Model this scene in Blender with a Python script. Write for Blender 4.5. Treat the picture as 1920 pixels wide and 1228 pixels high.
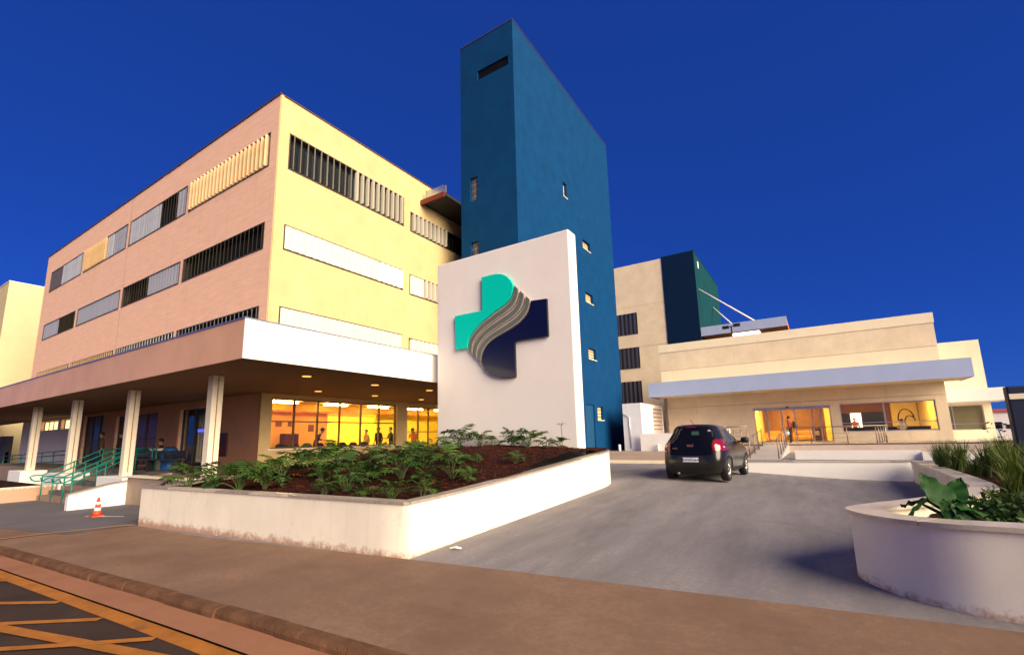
import bpy, bmesh, math, random
from mathutils import Vector, Matrix
random.seed(7)
R = math.radians
sc = bpy.context.scene
for o in list(bpy.data.objects): bpy.data.objects.remove(o)
col = sc.collection

# ------------------------------------------------------------------ camera
F_PX, YAW, PIT, ROL = 882.85, .573840, .171041, -.0228337
fw = Vector((-math.sin(YAW)*math.cos(PIT), math.cos(YAW)*math.cos(PIT), math.sin(PIT)))
rt = Vector((math.cos(YAW), math.sin(YAW), 0)); up = rt.cross(fw)
r2 = math.cos(ROL)*rt + math.sin(ROL)*up; u2 = -math.sin(ROL)*rt + math.cos(ROL)*up
cam = bpy.data.cameras.new('camera'); camo = bpy.data.objects.new('camera', cam); col.objects.link(camo)
mw = Matrix((r2, u2, -fw)).transposed().to_4x4(); mw.translation = (0, 0, 1.5); camo.matrix_world = mw
cam.sensor_width = 36; cam.sensor_fit = 'HORIZONTAL'; cam.lens = F_PX/1920*36
cam.shift_x = (960-948.59)/1920; cam.shift_y = (668.2-614)/1920
cam.clip_start = .05; cam.clip_end = 4000
sc.camera = camo

# ------------------------------------------------------------------ world, sun, exposure
SUN_EL, SUN_AZ = R(25), R(18)          # sun stands to the right (+x), a little towards the camera (-y)
sd = Vector((math.cos(SUN_EL)*math.cos(SUN_AZ), -math.cos(SUN_EL)*math.sin(SUN_AZ), math.sin(SUN_EL)))
world = bpy.data.worlds.new('World'); sc.world = world; world.use_nodes = True
nt = world.node_tree; nt.nodes.clear()
out = nt.nodes.new('ShaderNodeOutputWorld'); bg = nt.nodes.new('ShaderNodeBackground')
sky = nt.nodes.new('ShaderNodeTexSky'); sky.sky_type = 'NISHITA'; sky.sun_disc = False
sky.sun_elevation = SUN_EL; sky.sun_rotation = math.atan2(sd.x, sd.y)
sky.air_density = 1.0; sky.dust_density = 0.0; sky.ozone_density = 6.0; sky.altitude = 1500
tint = nt.nodes.new('ShaderNodeMix'); tint.data_type = 'RGBA'; tint.blend_type = 'MULTIPLY'
tint.inputs[0].default_value = 1.0; tint.inputs[7].default_value = (.09, .235, .73, 1)
flat = nt.nodes.new('ShaderNodeMix'); flat.data_type = 'RGBA'; flat.inputs[0].default_value = .64; flat.inputs[7].default_value = (.052, .265, 1.58, 1)
nt.links.new(sky.outputs[0], tint.inputs[6]); nt.links.new(tint.outputs[2], flat.inputs[6]); nt.links.new(flat.outputs[2], bg.inputs[0])
bg.inputs[1].default_value = .10
nt.links.new(bg.outputs[0], out.inputs[0])
sl = bpy.data.lights.new('sun', 'SUN'); sl.energy = 5.0; sl.angle = R(50); sl.color = (1, .83, .58)
so = bpy.data.objects.new('sun', sl); col.objects.link(so)
so.rotation_euler = (-sd).to_track_quat('-Z', 'Y').to_euler(); so.location = (60, -15, 30)
vs = sc.view_settings; vs.view_transform = 'Standard'; vs.look = 'None'; vs.gamma = 1; vs.use_curve_mapping = False
vs.exposure = .92
sc.render.engine = 'CYCLES'

# ------------------------------------------------------------------ materials
MATS = {}
def mat(name, c, rough=.7, var=.08, scale=3.0, bump=.0, bscale=60, metal=0, streak=0, streakc=(.2,.15,.12), spec=.4, coat=0, spots=0, spotc=(.1,.06,.03), stretch=None, fine=0, stain=0, stainc=(.05,.045,.04), stainmap=(1,1,1)):
    if name in MATS: return MATS[name]
    m = bpy.data.materials.new(name); m.use_nodes = True; n = m.node_tree; N = n.nodes; L = n.links
    b = N['Principled BSDF']; b.inputs['Roughness'].default_value = rough; b.inputs['Metallic'].default_value = metal
    b.inputs['Specular IOR Level'].default_value = spec
    if name.startswith(('plaster','painted','pavement','drive','soffit','mulch','bark','asphalt','gutter','kerb')): b.inputs['Specular IOR Level'].default_value = .12
    if coat: b.inputs['Coat Weight'].default_value = coat; b.inputs['Coat Roughness'].default_value = .05
    tc = N.new('ShaderNodeTexCoord'); co = tc.outputs['Object']
    def noise(s, d=4, ro=.6, mp=None):
        t = N.new('ShaderNodeTexNoise'); t.inputs['Scale'].default_value = s; t.inputs['Detail'].default_value = d; t.inputs['Roughness'].default_value = ro
        if mp:
            k = N.new('ShaderNodeMapping'); k.inputs['Scale'].default_value = mp; L.new(co, k.inputs[0]); L.new(k.outputs[0], t.inputs[0])
        else: L.new(co, t.inputs[0])
        return t.outputs[0]
    def ramp(x, a, bb):
        r = N.new('ShaderNodeMapRange'); r.inputs[1].default_value = a; r.inputs[2].default_value = bb; L.new(x, r.inputs[0]); return r.outputs[0]
    def mix(f, A, B, typ='MIX'):
        k = N.new('ShaderNodeMix'); k.data_type = 'RGBA'; k.blend_type = typ
        if isinstance(f, float): k.inputs[0].default_value = f
        else: L.new(f, k.inputs[0])
        for i, v in ((6, A), (7, B)):
            if isinstance(v, tuple): k.inputs[i].default_value = (*v, 1)
            else: L.new(v, k.inputs[i])
        return k.outputs[2]
    c = tuple(c)
    cur = c
    if var:
        cur = mix(ramp(noise(scale, 5, .62, stretch), .3, .7), tuple(max(0, v*(1-var)) for v in c), tuple(min(1, v*(1+var)) for v in c))
    if fine:
        cur = mix(ramp(noise(scale*22, 3, .7), .35, .65), cur, mix(.5+0.0, cur, tuple(v*(1-fine) for v in c)))
    if streak:
        f = ramp(noise(1.0, 4, .6, (5.0, 5.0, .35)), .56, .80)
        g = N.new('ShaderNodeMath'); g.operation = 'MULTIPLY'; L.new(f, g.inputs[0]); g.inputs[1].default_value = streak
        cur = mix(g.outputs[0], cur, streakc)
    if spots:
        f = ramp(noise(2.3, 6, .7), .60, .72)
        g = N.new('ShaderNodeMath'); g.operation = 'MULTIPLY'; L.new(f, g.inputs[0]); g.inputs[1].default_value = spots
        cur = mix(g.outputs[0], cur, spotc)
    if stain:
        f = ramp(noise(.9, 7, .68, stainmap), .54, .74)
        g = N.new('ShaderNodeMath'); g.operation = 'MULTIPLY'; L.new(f, g.inputs[0]); g.inputs[1].default_value = stain
        cur = mix(g.outputs[0], cur, stainc)
    if isinstance(cur, tuple): b.inputs['Base Color'].default_value = (*cur, 1)
    else: L.new(cur, b.inputs['Base Color'])
    if bump:
        bp = N.new('ShaderNodeBump'); bp.inputs['Strength'].default_value = bump; bp.inputs['Distance'].default_value = .02
        L.new(noise(bscale, 3, .6), bp.inputs['Height']); L.new(bp.outputs[0], b.inputs['Normal'])
    if rough < .5 and not metal and var:
        L.new(ramp(noise(scale*2, 4), .2, .8), N.new('ShaderNodeMath').inputs[0])
    MATS[name] = m; return m
def glass(name, tintc=(.9, .95, .95), opac=.0, dark=(.02, .03, .04)):
    if name in MATS: return MATS[name]
    m = bpy.data.materials.new(name); m.use_nodes = True; n = m.node_tree; N = n.nodes; L = n.links; N.clear()
    o = N.new('ShaderNodeOutputMaterial'); t = N.new('ShaderNodeBsdfTransparent'); t.inputs[0].default_value = (*tintc, 1)
    g = N.new('ShaderNodeBsdfGlossy'); g.inputs['Roughness'].default_value = .03; lw_ = N.new('ShaderNodeLayerWeight'); lw_.inputs[0].default_value = .5; pw_ = N.new('ShaderNodeMath'); pw_.operation = 'POWER'; pw_.inputs[1].default_value = 5; L.new(lw_.outputs['Facing'], pw_.inputs[0])
    fr = N.new('ShaderNodeMath'); fr.operation = 'MULTIPLY_ADD'; L.new(pw_.outputs[0], fr.inputs[0]); fr.inputs[1].default_value = .85; fr.inputs[2].default_value = .03
    mx = N.new('ShaderNodeMixShader'); L.new(fr.outputs[0], mx.inputs[0]); L.new(t.outputs[0], mx.inputs[1]); L.new(g.outputs[0], mx.inputs[2])
    L.new(mx.outputs[0], o.inputs[0]); MATS[name] = m; return m
def emit(name, c, s):
    if name in MATS: return MATS[name]
    m = bpy.data.materials.new(name); m.use_nodes = True; b = m.node_tree.nodes['Principled BSDF']
    b.inputs['Base Color'].default_value = (*c, 1); b.inputs['Emission Color'].default_value = (*c, 1); b.inputs['Emission Strength'].default_value = s
    MATS[name] = m; return m
def leafmat(name, c, c2):
    if name in MATS: return MATS[name]
    m = mat(name, c, rough=.55, var=0, spec=.25); n = m.node_tree; N = n.nodes; L = n.links; b = N['Principled BSDF']
    oi = N.new('ShaderNodeObjectInfo'); tc = N.new('ShaderNodeTexCoord'); no = N.new('ShaderNodeTexNoise'); no.inputs['Scale'].default_value = 9
    L.new(tc.outputs['Object'], no.inputs[0]); ad = N.new('ShaderNodeMath'); ad.operation = 'ADD'; L.new(oi.outputs['Random'], ad.inputs[0]); L.new(no.outputs[0], ad.inputs[1])
    mr = N.new('ShaderNodeMapRange'); mr.inputs[1].default_value = .3; mr.inputs[2].default_value = 1.4; L.new(ad.outputs[0], mr.inputs[0])
    k = N.new('ShaderNodeMix'); k.data_type = 'RGBA'; k.inputs[6].default_value = (*c, 1); k.inputs[7].default_value = (*c2, 1); L.new(mr.outputs[0], k.inputs[0]); L.new(k.outputs[2], b.inputs['Base Color'])
    tr = N.new('ShaderNodeBsdfTranslucent'); L.new(k.outputs[2], tr.inputs[0]); ms = N.new('ShaderNodeMixShader'); ms.inputs[0].default_value = .2
    L.new(b.outputs[0], ms.inputs[1]); L.new(tr.outputs[0], ms.inputs[2]); L.new(ms.outputs[0], N['Material Output'].inputs[0]); return m

M_salmon_shade = mat('plaster_salmon_shaded', (.86, .54, .395), .85, .10, 1.6, .35, 70, fine=.16, stretch=(.6, .6, 5.0), streak=.22, streakc=(.42, .27, .20))  # pink tone of the block's shaded faces is put into the wall colour
M_cream = mat('plaster_cream', (.74, .62, .45), .85, .09, .9, .25, 90, streak=.22, streakc=(.40, .28, .18))
M_pale = mat('plaster_pale', (.82, .72, .53), .85, .05, .8, .2, 90, streak=.15, streakc=(.5, .36, .22))
M_lilac = mat('plaster_lilac', (.60, .56, .58), .85, .05, .8, .2, 90)
M_white = mat('painted_white', (.80, .77, .74), .75, .03, 1.2, .15, 110, streak=.06, streakc=(.5, .45, .4))
M_sign = mat('painted_sign_white', (.80, .74, .70), .8, .03, .9, .35, 130, streak=.05, streakc=(.55, .48, .42))
M_plwall = mat('painted_planter_white', (.79, .72, .60), .8, .06, 1.4, .12, 90, streak=.28, streakc=(.34, .27, .22), spots=.35, spotc=(.45, .38, .34))
def splash(m, z0, z1, c):
    n = m.node_tree; N = n.nodes; L = n.links; b = N['Principled BSDF']; src = b.inputs['Base Color'].links[0].from_socket
    tc = N.new('ShaderNodeTexCoord'); sp_ = N.new('ShaderNodeSeparateXYZ'); L.new(tc.outputs['Object'], sp_.inputs[0]); no = N.new('ShaderNodeTexNoise'); no.inputs['Scale'].default_value = 9; no.inputs['Detail'].default_value = 6; no.inputs['Roughness'].default_value = .75; L.new(tc.outputs['Object'], no.inputs[0])
    mr = N.new('ShaderNodeMapRange'); mr.inputs[1].default_value = z0; mr.inputs[2].default_value = z1; mr.inputs[3].default_value = .62; mr.inputs[4].default_value = -.1; L.new(sp_.outputs[2], mr.inputs[0])
    ad = N.new('ShaderNodeMath'); ad.operation = 'ADD'; L.new(no.outputs[0], ad.inputs[0]); L.new(mr.outputs[0], ad.inputs[1]); m2 = N.new('ShaderNodeMapRange'); m2.inputs[1].default_value = .72; m2.inputs[2].default_value = .98; m2.inputs[4].default_value = .8; L.new(ad.outputs[0], m2.inputs[0])
    k = N.new('ShaderNodeMix'); k.data_type = 'RGBA'; L.new(m2.outputs[0], k.inputs[0]); L.new(src, k.inputs[6]); k.inputs[7].default_value = (*c, 1); L.new(k.outputs[2], b.inputs['Base Color'])
splash(M_plwall, -.08, .22, (.36, .16, .09))
M_panel = mat('composite_panel', (.60, .335, .205), .42, .12, .5, .06, 3, spec=.25)
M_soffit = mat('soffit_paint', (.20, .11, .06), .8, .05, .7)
M_blue = mat('plaster_blue', (.001, .044, .140), .78, .14, 1.1, .4, 70, streak=.25, streakc=(.001, .026, .09))
M_teal = mat('plaster_teal', (.003, .048, .060), .8, .12, .8, .3, 70)
M_bluedoor = mat('blue_door_paint', (.004, .06, .15), .5, .05)
M_fascia = mat('fascia_grey', (.37, .44, .64), .55, .05, .8, .08, 60)
M_flash = mat('metal_flashing', (.62, .60, .58), .3, .05, 2, metal=.9)
M_darkflash = mat('dark_flashing', (.10, .05, .04), .6, .1)
M_stone = mat('granite_coping', (.36, .30, .25), .35, .25, 14, .05, 120, fine=.4)
M_stone2 = mat('granite_coping_pale', (.55, .47, .38), .3, .18, 14, .05, 120, fine=.3)
M_frame = mat('dark_frame', (.05, .04, .035), .5, .1)
M_alu = mat('aluminium', (.55, .53, .50), .35, .05, 2, metal=.85)
M_steel = mat('stainless', (.24, .19, .15), .42, .08, 3, metal=.8)
M_louv = mat('louvre_paint', (.66, .61, .50), .45, .05, 1.5)
M_louvg = mat('louvre_grey', (.36, .37, .40), .45, .08, 1.5)
M_louvd = mat('louvre_bronze', (.12, .10, .08), .5, .1, 1.5)
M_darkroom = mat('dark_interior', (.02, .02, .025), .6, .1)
M_glass = glass('clear_glass')
M_dglass = mat('dark_glass', (.015, .018, .02), .06, 0, spec=.6)
M_asphalt = mat('asphalt', (.060, .038, .030), .9, .25, 1.5, .6, 220, fine=.35)
M_walk = mat('pavement_brown', (.215, .132, .088), .85, .28, stain=.5, stainc=(.13,.07,.04), stainmap=(.6,1.2,1), scale=.7, bump=.3, bscale=120, spots=.6, spotc=(.23,.165,.13), fine=.25)

M_concrete = mat('drive_concrete', (.235, .215, .218), .8, .26, .9, .5, 130, stain=.6, stainc=(.115,.105,.11), stainmap=(1.6,.5,1), spots=.55, spotc=(.33, .27, .23), fine=.25, stretch=(2.0, .4, 1))
M_lot = mat('grey_lot', (.12, .11, .115), .85, .15, .8, .3, 120)
M_gutter = mat('gutter_concrete', (.30, .14, .078), .85, .15, 1.2, .25, 120, spots=.3, spotc=(.20, .09, .05))
M_kerb = mat('kerb_stone', (.13, .065, .035), .9, .35, 5, .5, 60, spots=.6, spotc=(.03, .02, .015))
M_yellow = mat('road_yellow', (.38, .135, .012), .8, .28, 5, .3, 160, spots=.75, spotc=(.13, .06, .025), fine=.35)
M_soil = mat('mulch_soil', (.030, .006, .003), .95, .5, 5, 1.0, 35, fine=.6)
M_chip = mat('bark_chip', (.055, .013, .006), .9, .4, 8)
M_terr = mat('terrace_floor', (.30, .21, .15), .6, .12, 1.2, .1, 60)
M_green = mat('rail_green', (.0, .16, .125), .4, .08, 4, spec=.5)
M_black = mat('black_paint', (.015, .014, .016), .45, .1)
M_ground = mat('earth', (.20, .12, .07), .95, .3, .3)

# ------------------------------------------------------------------ mesh helpers
class MB:
    def __init__(s): s.v = []; s.f = []; s.mi = []
    def add(s, vs, fs, mi=0):
        k = len(s.v); s.v += [tuple(p) for p in vs]; s.f += [tuple(i+k for i in f) for f in fs]; s.mi += [mi]*len(fs); return s
    def box(s, x0, x1, y0, y1, z0, z1, mi=0):
        return s.add([(x0,y0,z0),(x1,y0,z0),(x1,y1,z0),(x0,y1,z0),(x0,y0,z1),(x1,y0,z1),(x1,y1,z1),(x0,y1,z1)],
                     [(0,3,2,1),(4,5,6,7),(0,1,5,4),(1,2,6,5),(2,3,7,6),(3,0,4,7)], mi)
    def tube(s, pts, r, n=8, mi=0, cap=True):
        pts = [Vector(p) for p in pts]; rs = r if isinstance(r, (list, tuple)) else [r]*len(pts)
        vs = []; fs = []; prev = None
        for i, p in enumerate(pts):
            t = (pts[min(i+1, len(pts)-1)]-pts[max(i-1, 0)]).normalized()
            a = Vector((0,0,1)) if abs(t.z) < .9 else Vector((1,0,0))
            if prev is not None:
                u = prev - t*prev.dot(t); u = u.normalized() if u.length > 1e-5 else t.cross(a).normalized()
            else: u = t.cross(a).normalized()
            prev = u; w = t.cross(u)
            for k in range(n):
                an = 2*math.pi*k/n; vs.append(p + (u*math.cos(an)+w*math.sin(an))*rs[i])
        for i in range(len(pts)-1):
            for k in range(n): fs.append((i*n+k, i*n+(k+1)%n, (i+1)*n+(k+1)%n, (i+1)*n+k))
        if cap: fs.append(tuple(range(n-1, -1, -1))); fs.append(tuple(range((len(pts)-1)*n, len(pts)*n)))
        return s.add(vs, fs, mi)
    def lathe(s, prof, c=(0,0,0), n=16, mi=0):
        vs = []; fs = []
        for r, z in prof:
            for k in range(n):
                a = 2*math.pi*k/n; vs.append((c[0]+r*math.cos(a), c[1]+r*math.sin(a), c[2]+z))
        for i in range(len(prof)-1):
            for k in range(n): fs.append((i*n+k, i*n+(k+1)%n, (i+1)*n+(k+1)%n, (i+1)*n+k))
        fs.append(tuple(range(n-1,-1,-1))); fs.append(tuple(range((len(prof)-1)*n, len(prof)*n)))
        return s.add(vs, fs, mi)
    def build(s, name, m, parent=None, smooth=False, bevel=0):
        me = bpy.data.meshes.new(name); me.from_pydata(s.v, [], s.f)
        for x in (m if isinstance(m, (list, tuple)) else [m]): me.materials.append(x)
        if any(s.mi): me.polygons.foreach_set('material_index', s.mi)
        if smooth: me.polygons.foreach_set('use_smooth', [True]*len(me.polygons))
        me.update()
        o = bpy.data.objects.new(name, me); col.objects.link(o)
        if parent is not None: o.parent = parent
        if bevel:
            b = o.modifiers.new('bevel', 'BEVEL'); b.width = bevel; b.segments = 2; b.limit_method = 'ANGLE'
        return o
def box(name, d, m, parent=None, bevel=0): return MB().box(*d).build(name, m, parent, bevel=bevel)
def empty(name, label, cat, loc=(0,0,0), group=None, rz=0):
    o = bpy.data.objects.new(name, None); col.objects.link(o); o.location = loc; o.rotation_euler = (0,0,rz); o.empty_display_size = .2
    return tag(o, label, cat, group)
def tag(o, label, cat, group=None):
    o['label'] = label; o['category'] = cat
    if group: o['group'] = group
    return o
def struct(o, label=None):
    o['kind'] = 'structure'
    if label: o['label'] = label
    return o
def copyo(src, parent, loc=None, rot=None, scale=None, name=None):
    c = src.copy(); col.objects.link(c); c.parent = parent
    if loc is not None: c.location = loc
    if rot is not None: c.rotation_euler = rot
    if scale is not None: c.scale = scale
    return c
def sm(a, b, x):
    t = min(1, max(0, (x-a)/(b-a))); return t*t*(3-2*t)
class Frame:                                   # a wall plane: u runs along it, d points outwards
    def __init__(s, o, u, n): s.o = Vector(o); s.u = Vector(u); s.n = Vector(n)
    def p(s, u, z, d=0): return s.o + s.u*u + s.n*d + Vector((0,0,z))
    def box(s, mb, u0, u1, z0, z1, d0, d1, mi=0):
        v = [s.p(u,z,d) for z in (z0,z1) for (u,d) in ((u0,d0),(u1,d0),(u1,d1),(u0,d1))]
        fl = s.u.cross(s.n).z > 0
        fs = [(0,3,2,1),(4,5,6,7),(0,1,5,4),(1,2,6,5),(2,3,7,6),(3,0,4,7)]
        return mb.add(v, fs if fl else [tuple(reversed(f)) for f in fs], mi)
    def wall(s, mb, u0, u1, z0, z1, th, ops, mi=0, ends=False):   # front sheet with real openings and reveals th deep
        us = sorted({u0, u1, *[q for o in ops for q in o[:2]]}); zs = sorted({z0, z1, *[q for o in ops for q in o[2:4]]})
        def solid(i, j):
            if i < 0 or j < 0 or i >= len(us)-1 or j >= len(zs)-1: return False
            cu = (us[i]+us[i+1])/2; cz = (zs[j]+zs[j+1])/2
            return not any(o[0] < cu < o[1] and o[2] < cz < o[3] for o in ops)
        def q(a, b, c, d): mb.add([a, b, c, d], [(0,1,2,3)], mi)
        for i in range(len(us)-1):
            for j in range(len(zs)-1):
                if not solid(i, j): continue
                a, b, c, d = us[i], us[i+1], zs[j], zs[j+1]
                q(s.p(a,c), s.p(b,c), s.p(b,d), s.p(a,d)); q(s.p(a,c,-th), s.p(a,d,-th), s.p(b,d,-th), s.p(b,c,-th))
                if (i or ends) and not solid(i-1, j): q(s.p(a,c), s.p(a,d), s.p(a,d,-th), s.p(a,c,-th))
                if (i < len(us)-2 or ends) and not solid(i+1, j): q(s.p(b,c), s.p(b,c,-th), s.p(b,d,-th), s.p(b,d))
                if not solid(i, j-1): q(s.p(a,c), s.p(a,c,-th), s.p(b,c,-th), s.p(b,c))
                if not solid(i, j+1): q(s.p(a,d), s.p(b,d), s.p(b,d,-th), s.p(a,d,-th))
        return mb

# ------------------------------------------------------------------ terrain
def gz(x, y):
    if x > -11.7: z = .011*(x+4.56) if x < -4.56 else .004*(x+4.56)
    elif x > -19.3: z = -.0785 + (x+11.7)*.0405
    else: z = max(-.386+(x+19.3)*.018, -.75)
    if y > 4.6 and x > -12:
        lat = 1-.95*sm(-4.5, 2.2, x)
        up_ = min(.034*(y-4.6), .36)*lat
        if y > 17.4: up_ = up_ + (.30-up_)*sm(17.4, 19.5, y)
        z = z*(1-sm(4.6, 8, y)) + up_
    return z
def yk(x): return 2.50 + .037*(x+3.4)
def sheet(name, m, x0, x1, nx, ya, yb, ny, off, xs=None):
    mb = MB(); vs = []; fs = []
    xs = xs or [x0+(x1-x0)*i/nx for i in range(nx+1)]
    for x in xs:
        a, b = ya(x), yb(x)
        for j in range(ny+1):
            y = a+(b-a)*j/ny; vs.append((x, y, gz(x, y)+off))
    k = ny+1
    for i in range(len(xs)-1):
        for j in range(ny): fs.append((i*k+j, (i+1)*k+j, (i+1)*k+j+1, i*k+j+1))
    return mb.add(vs, fs).build(name, m, smooth=True)
g = MB(); ang = [0]
g.add([(-1800,-1800,-.85),(1800,-1800,-.85),(1800,1800,-.85),(-1800,1800,-.85)], [(0,1,2,3)]); struct(g.build('ground', M_ground))
def yb(x): return 4.61+.09*(x+4.56) if x > -11.7 else 4.21
road = struct(sheet('road', M_asphalt, 0, 0, 0, lambda x: -60, lambda x: yk(x)-.30, 1, -.092, xs=[-150,-60,-40,-30,-26,-22,-19.3,-17,-15,-13,-11.7,-9,-7,-4.56,0,10,60]))
gut = struct(sheet('gutter', M_gutter, 0, 0, 0, lambda x: yk(x)-.31, lambda x: yk(x)+.02, 3, -.07, xs=[-150,-60,-40,-30,-26,-22,-19.3,-17,-15,-13,-11.7,-9,-7,-4.56,0,10,60]))
walk = struct(sheet('sidewalk', M_walk, 0, 0, 0, lambda x: yk(x)+.10, lambda x: yb(x)+.02, 5, .004, xs=[-150,-60,-40,-30,-26,-22,-19.3,-17,-15,-13,-11.7,-9,-7,-4.56,-3,-1,1,4,10,60]))
drv = struct(sheet('driveway', M_concrete, -11.9, 40, 130, yb, lambda x: 46, 120, -.004))
lot = struct(sheet('forecourt', M_lot, -60, -11.9, 60, lambda x: 3.2+.05*(x+11.9) if x > -16 else 3.0, lambda x: 12, 12, .010))
M_joint = mat('joint_tar', (.12,.105,.10), .9, .2, 6)
def joint(pts, w=.010):
    mb = MB(); vs = []; P_ = []
    for a, b in zip(pts[:-1], pts[1:]):
        n = max(1, int(math.dist(a, b)/.3)); P_ += [(a[0]+(b[0]-a[0])*i/n, a[1]+(b[1]-a[1])*i/n) for i in range(n+1)]
    for i, p in enumerate(P_):
        a, b = P_[max(0,i-1)], P_[min(len(P_)-1,i+1)]; d = Vector((b[0]-a[0], b[1]-a[1])).normalized(); n = Vector((-d.y, d.x))*w/2*(1+.4*math.sin(i*2.1))
        for s_ in (1,-1): vs.append((p[0]+n.x*s_, p[1]+n.y*s_, gz(p[0], p[1])+.004))
    mb.add(vs, [(2*i,2*i+1,2*i+3,2*i+2) for i in range(len(P_)-1)]).build('expansion_joint', M_joint, drv)
for pts in ([(-4.4,8.6),(-1.2,9.0),(1.4,9.05)], [(-3.0,12.6),(1.7,12.9)]): joint(pts)
# kerb of single stones
kerb = struct(bpy.data.objects.new('kerb', None)); col.objects.link(kerb)
x = -26.0
while x < 9:
    L = random.uniform(.78, 1.0); j = random.uniform(-.008, .008); e = random.uniform(0, .01)
    mb = MB(); vs = []
    for xx, s in ((x, 0), (x+L-.012, 1)):
        y0 = yk(xx)-.02+j; z = gz(xx, 3)
        vs += [(xx, y0-.01, z-.2), (xx, y0+.005, z-.035), (xx, y0+.03, z+.007-e*.3), (xx, y0+.13, z+.009), (xx, y0+.13, z-.2)]
    mb.add(vs, [(0,5,6,1),(1,6,7,2),(2,7,8,3),(3,8,9,4),(0,1,2,3,4),(9,8,7,6,5)]); mb.build('kerb_stone', M_kerb, kerb); x += L
# yellow road markings (painted sheets)
def stripe(name, pts, w, m, off, parent):
    mb = MB(); vs = []; fs = []; P = []
    for a, b in zip(pts[:-1], pts[1:]):
        n = max(1, int(math.dist(a, b)/.5))
        P += [(a[0]+(b[0]-a[0])*i/n, a[1]+(b[1]-a[1])*i/n) for i in range(n)]
    P.append(pts[-1])
    for i, p in enumerate(P):
        a, b = P[max(0,i-1)], P[min(len(P)-1,i+1)]; d = Vector((b[0]-a[0], b[1]-a[1])).normalized(); n = Vector((-d.y, d.x))*w/2
        for s in (1,-1):
            q = (p[0]+n.x*s, p[1]+n.y*s); vs.append((q[0], q[1], gz(q[0], 3)+off))
    for i in range(len(P)-1): fs.append((2*i, 2*i+1, 2*i+3, 2*i+2))
    return mb.add(vs, fs).build(name, m, parent)
stripe('painted_line', [(x, yk(x)-.31-.075) for x in range(-40, 12, 2)], .15, M_yellow, -.087, road)
for pts in [[(-9.6,1.33),(-8.72,1.90)], [(-8.35,1.08),(-6.94,1.89)], [(-7.4,.84),(-5.87,1.91)]]: stripe('painted_line', pts, .085, M_yellow, -.083, road)
stripe('painted_line', [(-8.2,.96),(-6.42,1.36),(-5.21,1.63),(-3.6,1.98),(-2.8,2.15)], .12, M_yellow, -.079, road)
stripe('painted_line', [(-6.2,.86),(-5.21,1.63),(-4.81,1.96)], .085, M_yellow, -.075, road)
stripe('painted_line', [(-4.6,1.2),(-3.4,2.0)], .085, M_yellow, -.083, road)
M_strip = mat('pale_pavement_strip', (.42, .23, .10), .85, .15, 3)
stripe('pavement_band', [(-12.75,2.3),(-12.47,3.24),(-12.03,4.10),(-11.75,4.26)], .13, M_strip, .016, walk)
stripe('painted_line', [(-15.9,4.62),(-14.3,4.9)], .06, M_white, .016, lot)

# ------------------------------------------------------------------ curved/straight planter walls with coping stones
def resample(pts, step):
    P = [Vector(p) for p in pts]; outp = [P[0]]
    # Catmull-Rom where asked by dense points; plain polyline resample
    for a, b in zip(P[:-1], P[1:]):
        n = max(1, round((b-a).length/step))
        for i in range(1, n+1): outp.append(a+(b-a)*i/n)
    return outp
def catmull(pts, n=8):
    P = [Vector(p) for p in pts]; P = [2*P[0]-P[1]]+P+[2*P[-1]-P[-2]]; o = []
    for i in range(1, len(P)-2):
        for k in range(n):
            t = k/n; a, b, c, d = P[i-1], P[i], P[i+1], P[i+2]
            o.append(.5*((2*b)+(c-a)*t+(2*a-5*b+4*c-d)*t*t+(3*b-a-3*c+d)*t**3))
    o.append(P[-2]); return o
def normals2(P):
    N = []
    for i in range(len(P)):
        a = P[i]-P[max(0,i-1)] if i else P[1]-P[0]; b = P[min(len(P)-1,i+1)]-P[i] if i < len(P)-1 else P[i]-P[i-1]
        na = Vector((-a.y, a.x)).normalized() if a.xy.length > 1e-6 else Vector((0,1)); nb = Vector((-b.y, b.x)).normalized() if b.xy.length > 1e-6 else na
        m = (na+nb); m = m.normalized() if m.length > 1e-4 else na
        N.append(m/max(.5, m.dot(na)))
    return N
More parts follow.
